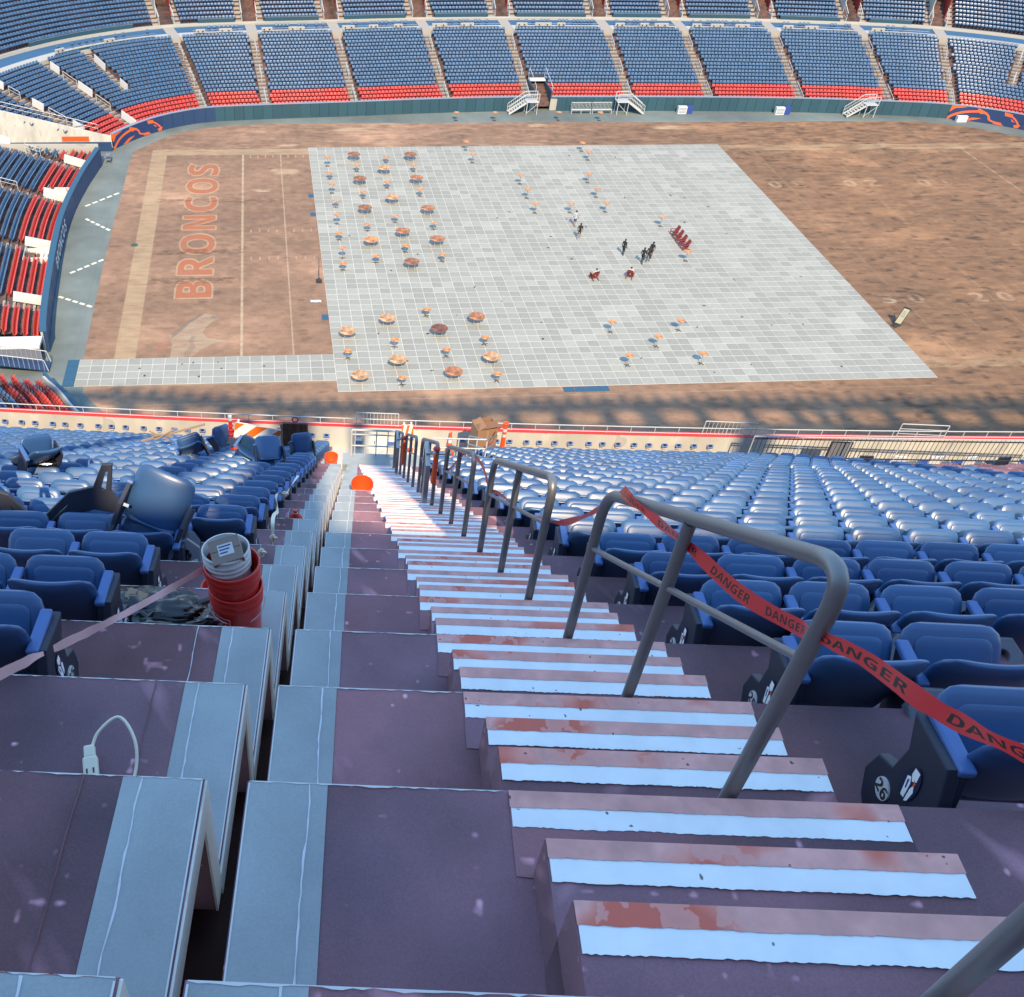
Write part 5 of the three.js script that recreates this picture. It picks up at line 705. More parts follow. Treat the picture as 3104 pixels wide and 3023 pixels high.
{ const lamp = placed('barricade_lamp', 'small white warning lamp on a red wrapped post beside the barricade', 'lamp', null, -2.3, -0.4, 18, 0.72); part(lamp, 'post', box(-0.03, 0.03, -0.72, 0.62, -0.03, 0.03), M.red); part(lamp, 'lamp_head', new THREE.CylinderGeometry(0.04, 0.04, 0.1, 14).translate(0, 0.68, 0), M.white); for (let i = 0; i < 5; i++) part(lamp, 'tape_wrap', new THREE.TorusGeometry(0.05, 0.014, 6, 14).rotateX(1.3).translate(0, 0.1 + i * 0.1, 0), M.red); shade(lamp);
  const bd = placed('plywood_board', 'dark brown plywood board standing in front of the parapet', 'board', null, -1.3, -0.4, 22, 0.55); const pt = texture(256, 256, (u, v, c) => { const k = 0.75 + 0.5 * (fbm(u * 30, v * 3, 3, 30, 3) - 0.5); c[0] = 120 * k; c[1] = 84 * k; c[2] = 60 * k; }); part(bd, 'panel', box(-0.36, 0.3, -0.5, 0.72, -0.02, 0.02), std(0xffffff, 0.85, { map: pt })); part(bd, 'batten', box(-0.36, -0.3, -0.5, 0.72, 0.021, 0.05), M.ply); part(bd, 'red_strap', new THREE.TorusGeometry(0.07, 0.018, 6, 16).translate(-0.0, 0.83, 0), M.red); shade(bd);
  const cb = placed('cardboard_box', 'tall open cardboard box standing behind the right seats at the parapet', 'box', null, 3.78, -0.2, 26, 0.4); part(cb, 'front', box(-0.3, 0.3, 0, 0.85, 0.24, 0.25), M.card); part(cb, 'back', box(-0.3, 0.3, 0, 0.9, -0.25, -0.24), M.card); part(cb, 'side', box(-0.3, -0.29, 0, 0.85, -0.24, 0.24), M.card); part(cb, 'side', box(0.29, 0.3, 0, 0.85, -0.24, 0.24), M.cardDark); part(cb, 'bottom', box(-0.29, 0.29, 0, 0.01, -0.24, 0.24), M.card); const fl = part(cb, 'flap', new THREE.BoxGeometry(0.6, 0.008, 0.24), M.cardDark); fl.position.set(0.03, 0.9, 0.12); fl.rotation.set(0.25, 0, 0.06); const f2 = part(cb, 'flap', new THREE.BoxGeometry(0.26, 0.008, 0.5), M.card); f2.position.set(-0.18, 0.9, 0); f2.rotation.set(0, 0, 0.5); const tp = part(cb, 'tape_strip', box(-0.03, 0.03, 0.02, 0.8, 0.2502, 0.2515), M.ply); cb.rotation.y += 0.3; shade(cb);
  const dl = placed('delineator_post', 'orange delineator post with white bands beside the cardboard box', 'post', null, 4.36, -0.2, 26, 0); part(dl, 'post', new THREE.CylinderGeometry(0.055, 0.075, 1.3, 18).translate(0, 0.65, 0), M.orange); for (const y of [0.92, 1.1]) part(dl, 'band', new THREE.CylinderGeometry(0.064, 0.066, 0.09, 18).translate(0, y, 0), M.white); part(dl, 'top_grip', new THREE.TorusGeometry(0.06, 0.025, 8, 18).rotateX(Math.PI / 2).translate(0, 1.32, 0), M.orange); part(dl, 'foot', new THREE.CylinderGeometry(0.16, 0.18, 0.05, 18).translate(0, 0.025, 0), M.blackMetal); shade(dl);
  tape('wide red tape slanting from the orange post down to the seats', [N(4.33, -0.25, 26, 1.33), N(4.1, -0.35, 26, 1.15), N(3.9, -0.4, 25, 0.85), N(3.6, -0.4, 24, 0.7)], 0.1, tapePlain, 0.2, 0.6, 8);
  const cn = placed('traffic_cone', 'small orange traffic cone at the parapet beyond the exit', 'cone', null, 3.05, -0.12, 28, 0.0); cn.scale.setScalar(1.0); part(cn, 'cone', new THREE.CylinderGeometry(0.025, 0.11, 0.85, 20).translate(0, 0.44, 0), M.orange); part(cn, 'foot', box(-0.16, 0.16, 0, 0.03, -0.16, 0.16), M.orange); part(cn, 'collar', new THREE.CylinderGeometry(0.052, 0.068, 0.12, 20).translate(0, 0.55, 0), M.white); shade(cn);
  const st = placed('wooden_strip', 'pale wooden strip lying across the left rows below the parapet', 'wood', null, -3.9, -0.3, 20, 0.85); const sk = part(st, 'strip', new THREE.BoxGeometry(1.5, 0.03, 0.05), M.ply); sk.rotation.set(0, 0.1, 0.28); for (let i = 0; i < 4; i++) { const q = part(st, 'splinter', new THREE.BoxGeometry(0.5, 0.02, 0.025), M.ply); q.position.set(-0.3 + i * 0.05, -0.06 + i * 0.02, 0.05); q.rotation.set(0, 0.2 * i, -0.5 + 0.25 * i); } shade(st);
  // dark bag on the seats at the far left
  const db = placed('dark_bag', 'slumped dark bag on the seats at the left edge', 'bag', null, -3.9, -0.35, 11, 0.66); const ge = new THREE.IcosahedronGeometry(0.2, 4), p = ge.attributes.position; for (let i = 0; i < p.count; i++) { const v = V(p.getX(i), p.getY(i), p.getZ(i)), k = 0.75 + 0.5 * fbm(v.x * 5 + 8, v.y * 5 + v.z * 6, 2); p.setXYZ(i, v.x * k * 1.7, v.y * k * 0.4, v.z * k * 0.7); } ge.computeVertexNormals(); part(db, 'sack', ge, M.bag); shade(db);
}
// guard frame across the foot of the stairs, rails round the exit
{
  const g = placed('exit_gate', 'white pipe gate closing the foot of the stairs', 'gate', null, 0.58, 0.36, 19, 0); const W = M.whiteMetal; part(g, 'frame', pipe([V(-0.5, -0.2, 0), V(-0.5, 0.67, 0), V(0.56, 0.67, 0), V(0.56, -0.2, 0)], 0.024, 0.05, 8), W); for (const y of [0.55, 0.25, -0.08]) part(g, 'cross_rail', bar(V(-0.5, y, 0), V(0.56, y, 0), 0.016, 6), W); for (const x of [-0.42, -0.2, 0.05, 0.3]) part(g, 'upright', bar(V(x, -0.1, 0), V(x, 0.66, 0), 0.013, 6), W); part(g, 'kick_plate', box(-0.5, 0.56, -0.19, -0.1, -0.01, 0.015), M.steel); part(g, 'post_foot', box(-0.55, -0.46, -0.5, -0.1, -0.05, 0.05), M.plaster); shade(g);
  const f = placed('exit_fence_panel', 'white picket fence panel above the parapet behind the gate', 'fence', 'white fence panels above the parapet', 0.77, 0.2, 28, 0.78); part(f, 'frame', pipe([V(-0.65, 0, 0), V(-0.65, 0.47, 0), V(0.65, 0.47, 0), V(0.65, 0, 0)], 0.016, 0.03, 6), W); for (let i = 1; i < 12; i++) part(f, 'picket', bar(V(-0.65 + i * 0.108, 0.02, 0), V(-0.65 + i * 0.108, 0.46, 0), 0.008, 5), W); part(f, 'lower_rail', bar(V(-0.65, 0.03, 0), V(0.65, 0.03, 0), 0.014, 5), W); shade(f);
  for (const [s, n, w, lab, k] of [[11.65, 28, 1.6, 'white picket fence panel above the parapet, right of the middle', 13], [17.65, 28, 1.45, 'white open rail panel above the parapet near the right edge', 0]]) { const q = placed('parapet_fence_panel', lab, 'fence', 'white fence panels above the parapet', s, 0.2, n, 0.7); q.rotation.z = -0.01; part(q, 'frame', pipe([V(-w / 2, 0, 0), V(-w / 2, 0.56, 0), V(w / 2, 0.56, 0), V(w / 2, 0, 0)], 0.016, 0.03, 6), W); for (let i = 1; i < k; i++) part(q, 'picket', bar(V(-w / 2 + i * w / k, 0.02, 0), V(-w / 2 + i * w / k, 0.55, 0), 0.008, 5), W); for (const y of k ? [0.03] : [0.03, 0.2, 0.38]) part(q, 'cross_rail', bar(V(-w / 2, y, 0), V(w / 2, y, 0), 0.012, 5), W); shade(q); }
  const e = thing('exit_guard_rail', 'white pipe guard rails around the exit right of the stairs', 'railing'); e.position.copy(O); e.rotation.y = -PH; for (const h of [0.7, 0.42, 0.14]) { part(e, 'rail', merge([bar(L(2.05, 0, 22, h), L(3.4, 0, 22, h), 0.018, 6), bar(L(3.4, 0, 22, h), L(3.4, 0.3, 20, h), 0.018, 6), bar(L(3.4, 0, 22, h), L(3.4, 0, 26, h), 0.018, 6)]), W); } for (const [s, n] of [[2.05, 22], [2.7, 22], [3.4, 22], [3.4, 24], [3.4, 26]]) part(e, 'post', bar(L(s, 0, n, -1.2), L(s, 0, n, 0.7), 0.02, 6), W); shade(e);
  for (const [s, i] of [[0.22, 0], [1.24, 1]]) { const c = placed('exit_box', i ? 'blue and white box on the parapet behind the gate, right one' : 'blue and white box on the parapet behind the gate, left one', 'box', 'boxes behind the gate', s, 0.05, 28, 0.28); part(c, 'case', new RoundedBoxGeometry(0.24, 0.15, 0.12, 2, 0.02), M.armBlue); part(c, 'lid', new RoundedBoxGeometry(0.2, 0.06, 0.14, 2, 0.02).translate(0, 0.09, 0), M.white); shade(c); }
  const dr = placed('exit_door', 'pale double door in the parapet behind the gate', 'door', null, 0.75, 0.085, 28, 0); part(dr, 'leaf', box(-0.35, -0.01, -0.05, 0.55, 0, 0.03), M.white); part(dr, 'leaf', box(0.01, 0.35, -0.05, 0.55, 0, 0.03), M.white); part(dr, 'handle', box(-0.05, -0.03, 0.2, 0.32, 0.03, 0.05), M.blackMetal); shade(dr);
  // steel sheets hung on the rails
  for (const [s, n, h, w, ht, lab] of [[1.14, 11, 0.15, 0.46, 0.8, 'grey steel panel hung on the fourth handrail'], [0.99, 17, 0.15, 0.5, 0.82, 'narrow grey steel panel hung on the sixth handrail']]) { const q = placed('hanging_sheet', lab, 'panel', 'steel panels hung on the rails', s, -0.3, n, h); part(q, 'sheet', box(-0.012, 0.012, 0, ht, -w / 2, w / 2), M.greyMetal); part(q, 'frame', merge([box(-0.03, 0.03, 0, ht, -w / 2 - 0.03, -w / 2), box(-0.03, 0.03, 0, ht, w / 2, w / 2 + 0.03), box(-0.03, 0.03, ht, ht + 0.03, -w / 2 - 0.03, w / 2 + 0.03)]), M.steel); part(q, 'hook', box(-0.02, 0.3, ht + 0.03, ht + 0.05, -0.03, 0.03), M.steel); shade(q); }
  for (const [s, n, h0, h1, lab] of [[1.2, 10, 0.25, 0.85, 'bright red wrap on the fourth handrail post'], [1.04, 15, 0.2, 0.85, 'bright red wrap on the fifth handrail post']]) { const q = placed('red_wrap', lab, 'wrap', 'red wraps on rail posts', s, 0.03, n, 0); part(q, 'sleeve', new THREE.CylinderGeometry(0.03, 0.035, (h1 - h0) * 0.7, 12).translate(0, (h0 + h1) / 2, 0), M.orange); part(q, 'knot', new THREE.SphereGeometry(0.045, 12, 8).scale(1, 0.7, 1).translate(0, h1, 0), M.red); shade(q); }
}
// wheelchair platform with dark fence at the right end of the parapet
{
  for (let i = 0; i < 7; i++) { const s0 = 11.9 + i * 1.35, n = 26.8 - i * 0.22, g = placed('picket_fence', 'dark metal picket fence section at the right end of the parapet, ' + ordinals[i] + ' from the left', 'fence', 'dark picket fences on the right platform', s0, 0, n, 0.12); const d = L(s0 + 1.35, 0, n - 0.22).sub(L(s0, 0, n)); const X = (f, h) => V(d.x * f, d.y * f + h, d.z * f); const K = M.blackMetal; for (const h of [0.8, 0.72, 0.06]) part(g, 'rail', beam(X(0, h), X(1, h), 0.03, 0.03), h > 0.75 ? M.whiteMetal : K); for (let j = 0; j <= 11; j++) part(g, 'picket', bar(X(j / 11, 0.06), X(j / 11, 0.8), j % 11 ? 0.008 : 0.02, 5), j % 11 ? K : M.whiteMetal); shade(g); }
  const sp = placed('solid_fence_panel', 'solid grey panel standing in the dark fence on the right', 'panel', null, 14.5, -0.3, 27, 0.35); part(sp, 'sheet', box(-0.3, 0.28, 0, 0.6, -0.012, 0.012), M.greyMetal); part(sp, 'frame', merge([box(-0.33, 0.31, 0.6, 0.63, -0.02, 0.02), box(-0.33, -0.3, -0.2, 0.6, -0.02, 0.02), box(0.28, 0.31, -0.2, 0.6, -0.02, 0.02)]), M.blackMetal); shade(sp);
  const pf = deckGroup(); part(pf, 'slab', prism([[-1.9, 0.02], [0.1, 0.02], [0.1, -0.3], [-1.9, -0.3]], stations(11.4, 24), 28), M.plaster); struct(pf, 'right_platform', 'pale platform behind the dark fence at the right');
  const r = rng(77); for (let i = 0; i < 9; i++) { const s = 12.4 + i * 1.05, g = placed('platform_chair', 'metal chair with blue seat on the right platform, ' + ordinals[i] + ' from the left', 'chair', 'chairs on the right platform', s, -0.75, 28, 0.02); g.rotation.y += (r() - 0.5) * 0.5; part(g, 'seat', new RoundedBoxGeometry(0.42, 0.06, 0.4, 2, 0.02).translate(0, 0.46, 0), i % 4 === 3 ? M.castDark : M.armBlue); part(g, 'back', new RoundedBoxGeometry(0.42, 0.3, 0.05, 2, 0.02).translate(0, 0.75, 0.2), i % 4 === 3 ? M.castDark : M.white); for (const [x, z] of [[-0.19, -0.18], [0.19, -0.18], [-0.19, 0.2], [0.19, 0.2]]) part(g, 'leg', bar(V(x, 0, z), V(x, z > 0 ? 0.85 : 0.45, z), 0.014, 6), M.whiteMetal); shade(g); }
}
// rear wall behind the camera: it shades the upper rows, with masts that throw bars of shadow
{
  const w = deckGroup(); part(w, 'wall_slab', prism([[-0.3, -1.5], [-0.3, 12.2 - 13 * B], [0.1, 12.2 - 13 * B], [0.1, -1.5]], stations(-34, 60), -13.4), M.plaster); struct(w, 'rear_wall', 'back wall of the upper deck behind the camera');
  for (const [s, wd, h, lab] of [[2.75, 0.5, 26, 'right'], [0.55, 0.55, 24, 'middle'], [-0.75, 0.5, 22, 'left'], [-3.4, 0.45, 15.4, 'far left']]) { const m = placed('roof_mast', lab + ' concrete mast rising from the rear wall behind the camera', 'mast', 'masts on the rear wall', s, 0, -13.4, -1.4); part(m, 'shaft', box(-wd / 2, wd / 2, 0, h + 1.4 - 13 * B, -0.9, -0.4), M.plaster); part(m, 'cap', box(-wd / 2 - 0.05, wd / 2 + 0.05, h + 1.4 - 13 * B, h + 1.6 - 13 * B, -0.95, -0.35), M.steel); shade(m); }
}

// ---------------------------------------------------------------- tables on the event floor
const woodTex = (r0, g0, b0) => texture(256, 256, (u, v, c) => { const n = fbm(u * 3, v * 40, 4, 3, 40), m = fbm(u * 6 + 3, v * 6, 4, 6, 6); let k = 0.95 + 0.3 * (n - 0.5) + 0.35 * (m - 0.5); if (m > 0.68) k += 0.18; if (m < 0.3) k -= 0.16; c[0] = r0 * k; c[1] = g0 * k; c[2] = b0 * k; });
const woods = [[208, 140, 84], [150, 98, 62], [196, 148, 104], [122, 74, 50], [172, 112, 70]].map((c) => std(0xffffff, 0.6, { map: woodTex(...c) })), woodNames = ['orange brown', 'brown', 'pale tan', 'dark brown', 'mid brown'];
const edgeWood = std(lin(0.2, 0.1, 0.045), 0.6);
function topGeo(r, th) { const g = new THREE.CylinderGeometry(r, r, th, 40, 1); return g; }
function pedestal(h, wood, name, label, group, x, z, ry) { const g = thing(name, label, 'table', group); g.position.set(x, 0.0315, z); g.rotation.y = ry; const hh = h - 0.03; const t = part(g, 'tabletop', topGeo(0.38, 0.02), woods[wood]); t.position.y = hh - 0.01; const e = part(t, 'rim', new THREE.TorusGeometry(0.379, 0.011, 6, 40).rotateX(Math.PI / 2), M.blackMetal); part(g, 'column', new THREE.CylinderGeometry(0.03, 0.03, hh - 0.06, 12).translate(0, (hh - 0.06) / 2 + 0.04, 0), M.steel); for (let i = 0; i < 4; i++) part(g, 'foot', beam(V(0, 0.05, 0), V(Math.cos(i * Math.PI / 2) * 0.31, 0.018, Math.sin(i * Math.PI / 2) * 0.31), 0.055, 0.035), M.blackMetal); part(g, 'hub_plate', box(-0.1, 0.1, hh - 0.035, hh - 0.021, -0.1, 0.1), M.blackMetal); return shade(g); }
function roundTable(wood, label, x, z, ry) { const g = thing('round_table', label, 'table', 'large round folding tables on the floor'); g.position.set(x, 0.0315, z); g.rotation.y = ry; const t = part(g, 'tabletop', topGeo(0.76, 0.022), woods[wood]); t.position.y = 0.735; part(t, 'rim', new THREE.TorusGeometry(0.76, 0.012, 6, 48).rotateX(Math.PI / 2), edgeWood); for (const s of [-1, 1]) { const lg = part(g, 'leg_frame', pipe([V(-0.32, 0, s * 0.45), V(-0.32, 0.68, s * 0.36), V(0.32, 0.68, s * 0.36), V(0.32, 0, s * 0.45)], 0.015, 0.06, 7), M.whiteMetal); part(lg, 'cross_bar', bar(V(-0.32, 0.25, s * 0.417), V(0.32, 0.25, s * 0.417), 0.011, 6), M.whiteMetal); part(g, 'brace', bar(V(0, 0.68, s * 0.36), V(0, 0.715, 0.02 * s), 0.01, 5), M.whiteMetal); } part(g, 'apron_ring', new THREE.TorusGeometry(0.6, 0.02, 5, 32).rotateX(Math.PI / 2).translate(0, 0.705, 0), edgeWood); return shade(g); }
const rT = rng(12);
[[10.07, -20.55], [10.11, -12.64], [10.14, -4.58], [10.15, 3.45]].forEach(([x, z], i) => pedestal(1.07, [0, 0, 0, 0][i], 'cocktail_table', 'tall round cocktail table in the leftmost table column, ' + ordinals[i] + ' tall one from the back', 'tall cocktail tables', x, z, 0.6 + rT()));
{
  const S = [[10.1, -16.68], [10.28, -8.84], [10.09, -0.72], [10.01, 6.05], [13.42, -18.86], [13.51, -11.16], [13.26, -2.77], [13.46, 4.59], [17.22, -21.48], [16.52, -13.92], [16.43, -4.77], [16.71, 2.32], [20.17, -18.7], [20.02, -11.55], [20.38, -2.93], [20.2, 4.52], [17.1, 15.48], [13.54, 20.81], [9.26, 22.47], [17.89, 22.55], [21.64, 20.68], [13.5, 26.88], [21.61, 26.65]];
  const col = ['leftmost', 'second', 'third', 'fourth'], tones = [0, 2, 0, 0, 0, 0, 0, 0, 0, 0, 2, 0, 0, 0, 2, 0, 0, 0, 0, 0, 0, 0, 0];
  S.forEach(([x, z], i) => pedestal(0.76, tones[i], 'low_pedestal_table', i < 16 ? 'low small round table in the ' + col[Math.floor(i / 4)] + ' table column, ' + ordinals[i % 4] + ' low one from the back' : 'low small round table in the near left group, ' + ['alone at the back', 'second row left of middle', 'beside the walkway corner', 'middle of the group', 'right side of the group', 'front row between large tables', 'front right corner'][i - 16], 'low pedestal tables', x, z, rT() * 1.5));
  const Lg = [[13.37, -22.26], [13.47, -14.97], [13.37, -7.02], [13.31, 0.85], [16.63, -18.02], [16.66, -9.7], [16.82, -1.11], [16.89, 5.89], [20.21, -22.11], [20.07, -15.04], [20.24, -6.69], [20.21, 0.87], [9.47, 19.08], [13.29, 16.98], [17.77, 18.97], [21.53, 16.96], [13.43, 24.02], [21.62, 23.89], [9.98, 26.34], [17.96, 26.1]];
  const lt = [1, 1, 1, 0, 2, 2, 4, 1, 1, 4, 4, 4, 2, 2, 3, 4, 2, 2, 2, 4];
  Lg.forEach(([x, z], i) => roundTable(lt[i], woodNames[lt[i]] + ' large round table in the ' + (i < 12 ? ['second', 'third', 'fourth'][Math.floor(i / 4)] + ' table column, ' + ordinals[i % 4] + ' large one from the back' : 'near left group, ' + ['left of the back row', 'second in the back row', 'darkest in the middle', 'right end of the back row', 'third row left', 'third row right', 'front left corner', 'front row right of middle'][i - 12]), x, z, rT() * 0.6 - 0.3));
  const Rr = [[27.53, -25.21], [27.68, -21.15], [41.98, -24.51], [42.04, -21.63], [32.15, -14.63], [32.13, -10.64], [32.18, -6.67], [40.26, -14.82], [40.15, -10.66], [40.14, -6.71], [36.12, -6.65], [45.2, -2.87], [45.25, 5.3], [33.56, 19.05], [39.96, 18.98], [37.01, 21.7], [33.51, 24.72], [40.09, 24.67], [27.96, -35.62], [33.07, -35.53], [41.61, -35.46], [47.14, -35.29]];
  const rl = ['at the far edge of the tiles, left one', 'just in front of the far edge, left one', 'at the far edge of the tiles, right one', 'just in front of the far edge, right one', 'back of the middle slanting line', 'centre of the middle slanting line', 'front of the middle slanting line', 'back of the right slanting line', 'centre of the right slanting line', 'front of the right slanting line', 'beside the two walking people', 'behind the row of red deck chairs', 'in front of the row of red deck chairs', 'near right group, back left', 'near right group, back right', 'near right group, centre', 'near right group, front left', 'near right group, front right', 'on the apron at the far wall, leftmost', 'on the apron at the far wall, second from left', 'on the apron at the far wall, third from left', 'on the apron at the far wall, rightmost'];
  Rr.forEach(([x, z], i) => { const t = pedestal(1.07, i === 10 || i > 10 && i < 12 ? 2 : 0, 'cocktail_table', 'tall orange round cocktail table ' + rl[i], 'tall cocktail tables', x, z, 0.6 + rT() * 0.4); if (i > 17) t.position.y = 0.001; });
}
// ---------------------------------------------------------------- deck chairs
const deckRed = std(lin(0.2, 0.022, 0.012), 0.55);
function deckChair(label, x, z, ry) { const g = thing('deck_chair', label, 'chair', 'red slatted deck chairs'); g.position.set(x, 0.0315, z); g.rotation.y = ry; // faces +z
  for (let i = 0; i < 6; i++) { const m = part(g, 'back_slat', new THREE.BoxGeometry(0.085, 0.86 - Math.abs(i - 2.5) * 0.05, 0.02), deckRed); m.position.set(-0.24 + i * 0.096, 0.62, -0.3); m.rotation.x = -0.45; }
  for (let i = 0; i < 5; i++) { const m = part(g, 'seat_slat', new THREE.BoxGeometry(0.54, 0.022, 0.085), deckRed); m.position.set(0, 0.26 + i * 0.028, -0.16 + i * 0.1); m.rotation.x = -0.25; }
  for (const s of [-1, 1]) { part(g, 'arm', box(s * 0.34 - 0.06, s * 0.34 + 0.06, 0.55, 0.575, -0.3, 0.36), deckRed); part(g, 'front_leg', box(s * 0.3 - 0.02, s * 0.3 + 0.02, 0, 0.55, 0.26, 0.34), deckRed); part(g, 'back_leg', beam(V(s * 0.28, 0.36, 0.3), V(s * 0.28, 0.02, -0.55), 0.04, 0.1), deckRed); part(g, 'arm_post', box(s * 0.3 - 0.02, s * 0.3 + 0.02, 0.3, 0.55, -0.26, -0.2), deckRed); }
  part(g, 'back_brace', box(-0.3, 0.3, 0.7, 0.76, -0.4, -0.37), deckRed); return shade(g); }
[-0.72, 0.36, 1.5, 2.66].forEach((z, i) => deckChair('red slatted deck chair in the row of four on the tiles, ' + ordinals[i] + ' from the back', 46.0, z, -Math.PI / 2 + 0.12));
deckChair('red deck chair with a seated person in pale shirt, left of the two', 34.75, 8.75, Math.PI + 0.25); deckChair('red deck chair with a seated person, right of the two', 38.45, 8.6, Math.PI - 0.5);

// ---------------------------------------------------------------- people
function person(label, x, z, ry, J, col, base = 0.0315) {
  // J: joints in metres, facing +z; one field of tapered capsules
  const bones = [['hipL', 'kneeL', 0.085, 0.06], ['kneeL', 'ankL', 0.058, 0.04], ['ankL', 'toeL', 0.042, 0.034], ['hipR', 'kneeR', 0.085, 0.06], ['kneeR', 'ankR', 0.058, 0.04], ['ankR', 'toeR', 0.042, 0.034], ['hipL', 'hipR', 0.1, 0.1], ['pelvis', 'chest', 0.125, 0.135], ['shL', 'shR', 0.075, 0.075], ['chest', 'neck', 0.12, 0.06], ['neck', 'head', 0.055, 0.06], ['head', 'crown', 0.085, 0.088], ['shL', 'elL', 0.058, 0.045], ['elL', 'wrL', 0.042, 0.03], ['wrL', 'haL', 0.034, 0.03], ['shR', 'elR', 0.058, 0.045], ['elR', 'wrR', 0.042, 0.03], ['wrR', 'haR', 0.034, 0.03], ['head', 'nose', 0.03, 0.015]];
  const all = Object.values(J), mn = [0, 1, 2].map((k) => Math.min(...all.map((q) => q[k]))), mx = [0, 1, 2].map((k) => Math.max(...all.map((q) => q[k]))); const c = [0, 1, 2].map((k) => (mn[k] + mx[k]) / 2), half = Math.max(...[0, 1, 2].map((k) => (mx[k] - mn[k]) / 2)) + 0.2, n = 96;
  const dist = (px, py, pz) => { let d = 9; for (const [a, b, ra, rb] of bones) { const A0 = J[a], B0 = J[b], dx = B0[0] - A0[0], dy = B0[1] - A0[1], dz = B0[2] - A0[2], l = dx * dx + dy * dy + dz * dz; let t = ((px - A0[0]) * dx + (py - A0[1]) * dy + (pz - A0[2]) * dz) / l; t = t < 0 ? 0 : t > 1 ? 1 : t; const e = Math.hypot(px - A0[0] - dx * t, py - A0[1] - dy * t, pz - A0[2] - dz * t) - (ra + (rb - ra) * t); const k = 0.035, h = Math.max(k - Math.abs(d - e), 0) / k; d = Math.min(d, e) - h * h * k * 0.25; } return d; };
  const mc = new MarchingCubes(n, new THREE.MeshBasicMaterial(), false, false, 120000); mc.isolation = 0;
  for (let k = 0; k < n; k++) for (let j = 0; j < n; j++) for (let i = 0; i < n; i++) { const p = [(i - n / 2) / (n / 2) * half + c[0], (j - n / 2) / (n / 2) * half + c[1], (k - n / 2) / (n / 2) * half + c[2]]; mc.field[k * n * n + j * n + i] = -dist(...p); }
  mc.update(); const cnt = mc.count; const pos = new Float32Array(cnt * 3), nor = new Float32Array(cnt * 3), colr = new Float32Array(cnt * 3);
  for (let i = 0; i < cnt; i++) { for (let k = 0; k < 3; k++) { pos[i * 3 + k] = mc.positionArray[i * 3 + k] * half + c[k]; nor[i * 3 + k] = mc.normalArray[i * 3 + k]; }
    const y = pos[i * 3 + 1], P = [pos[i * 3], y, pos[i * 3 + 2]], dd = (a) => Math.hypot(P[0] - J[a][0], P[1] - J[a][1], P[2] - J[a][2]);
    const seg = (a, b) => { const A0 = J[a], B0 = J[b], d = [0, 1, 2].map((k) => B0[k] - A0[k]), l = d[0] ** 2 + d[1] ** 2 + d[2] ** 2; let t = [0, 1, 2].reduce((s, k) => s + (P[k] - A0[k]) * d[k], 0) / l; t = Math.max(0, Math.min(1, t)); return Math.hypot(...[0, 1, 2].map((k) => P[k] - A0[k] - d[k] * t)); };
    let q = col.shirt; const leg = Math.min(seg('hipL', 'kneeL'), seg('hipR', 'kneeR')), sh = Math.min(seg('kneeL', 'ankL'), seg('kneeR', 'ankR')), ft = Math.min(seg('ankL', 'toeL'), seg('ankR', 'toeR')), fa = Math.min(seg('elL', 'wrL'), seg('elR', 'wrR'), seg('wrL', 'haL'), seg('wrR', 'haR')), ua = Math.min(seg('shL', 'elL'), seg('shR', 'elR')), tor = Math.min(seg('pelvis', 'chest'), seg('chest', 'neck')), hd = Math.min(seg('neck', 'head'), seg('head', 'crown'));
    const m = Math.min(leg + 0.02, sh, ft, fa, ua, tor - 0.05, hd); if (m === hd) q = P[1] > J.head[1] + 0.03 || P[2] < J.head[2] - 0.03 ? col.hair : col.skin; else if (m === ft) q = col.shoe; else if (m === sh) q = col.shorts ? col.skin : col.pants; else if (m === leg + 0.02) q = col.pants; else if (m === fa) q = col.sleeves ? col.shirt : col.skin; colr.set(q, i * 3); }
  const ge = new THREE.BufferGeometry(); ge.setAttribute('position', new THREE.BufferAttribute(pos, 3)); ge.setAttribute('normal', new THREE.BufferAttribute(nor, 3)); ge.setAttribute('color', new THREE.BufferAttribute(colr, 3));
  const g = thing('person', label, 'person', 'people on the tiled floor'); g.position.set(x, base, z); g.rotation.y = ry; part(g, 'body', ge, std(0xffffff, 0.8, { vertexColors: true }));
  if (col.cap) { const cp = part(g, 'cap', new THREE.SphereGeometry(0.105, 16, 8, 0, 7, 0, 1.5), std(lin(...col.cap), 0.8)); cp.position.set(J.crown[0], J.crown[1] + 0.0, J.crown[2] - 0.01); const br = part(cp, 'brim', new THREE.CylinderGeometry(0.075, 0.075, 0.012, 14).scale(1, 1, 1.2), std(lin(...col.cap), 0.8)); br.position.set(0, 0.012, 0.1); }
  return shade(g);
}
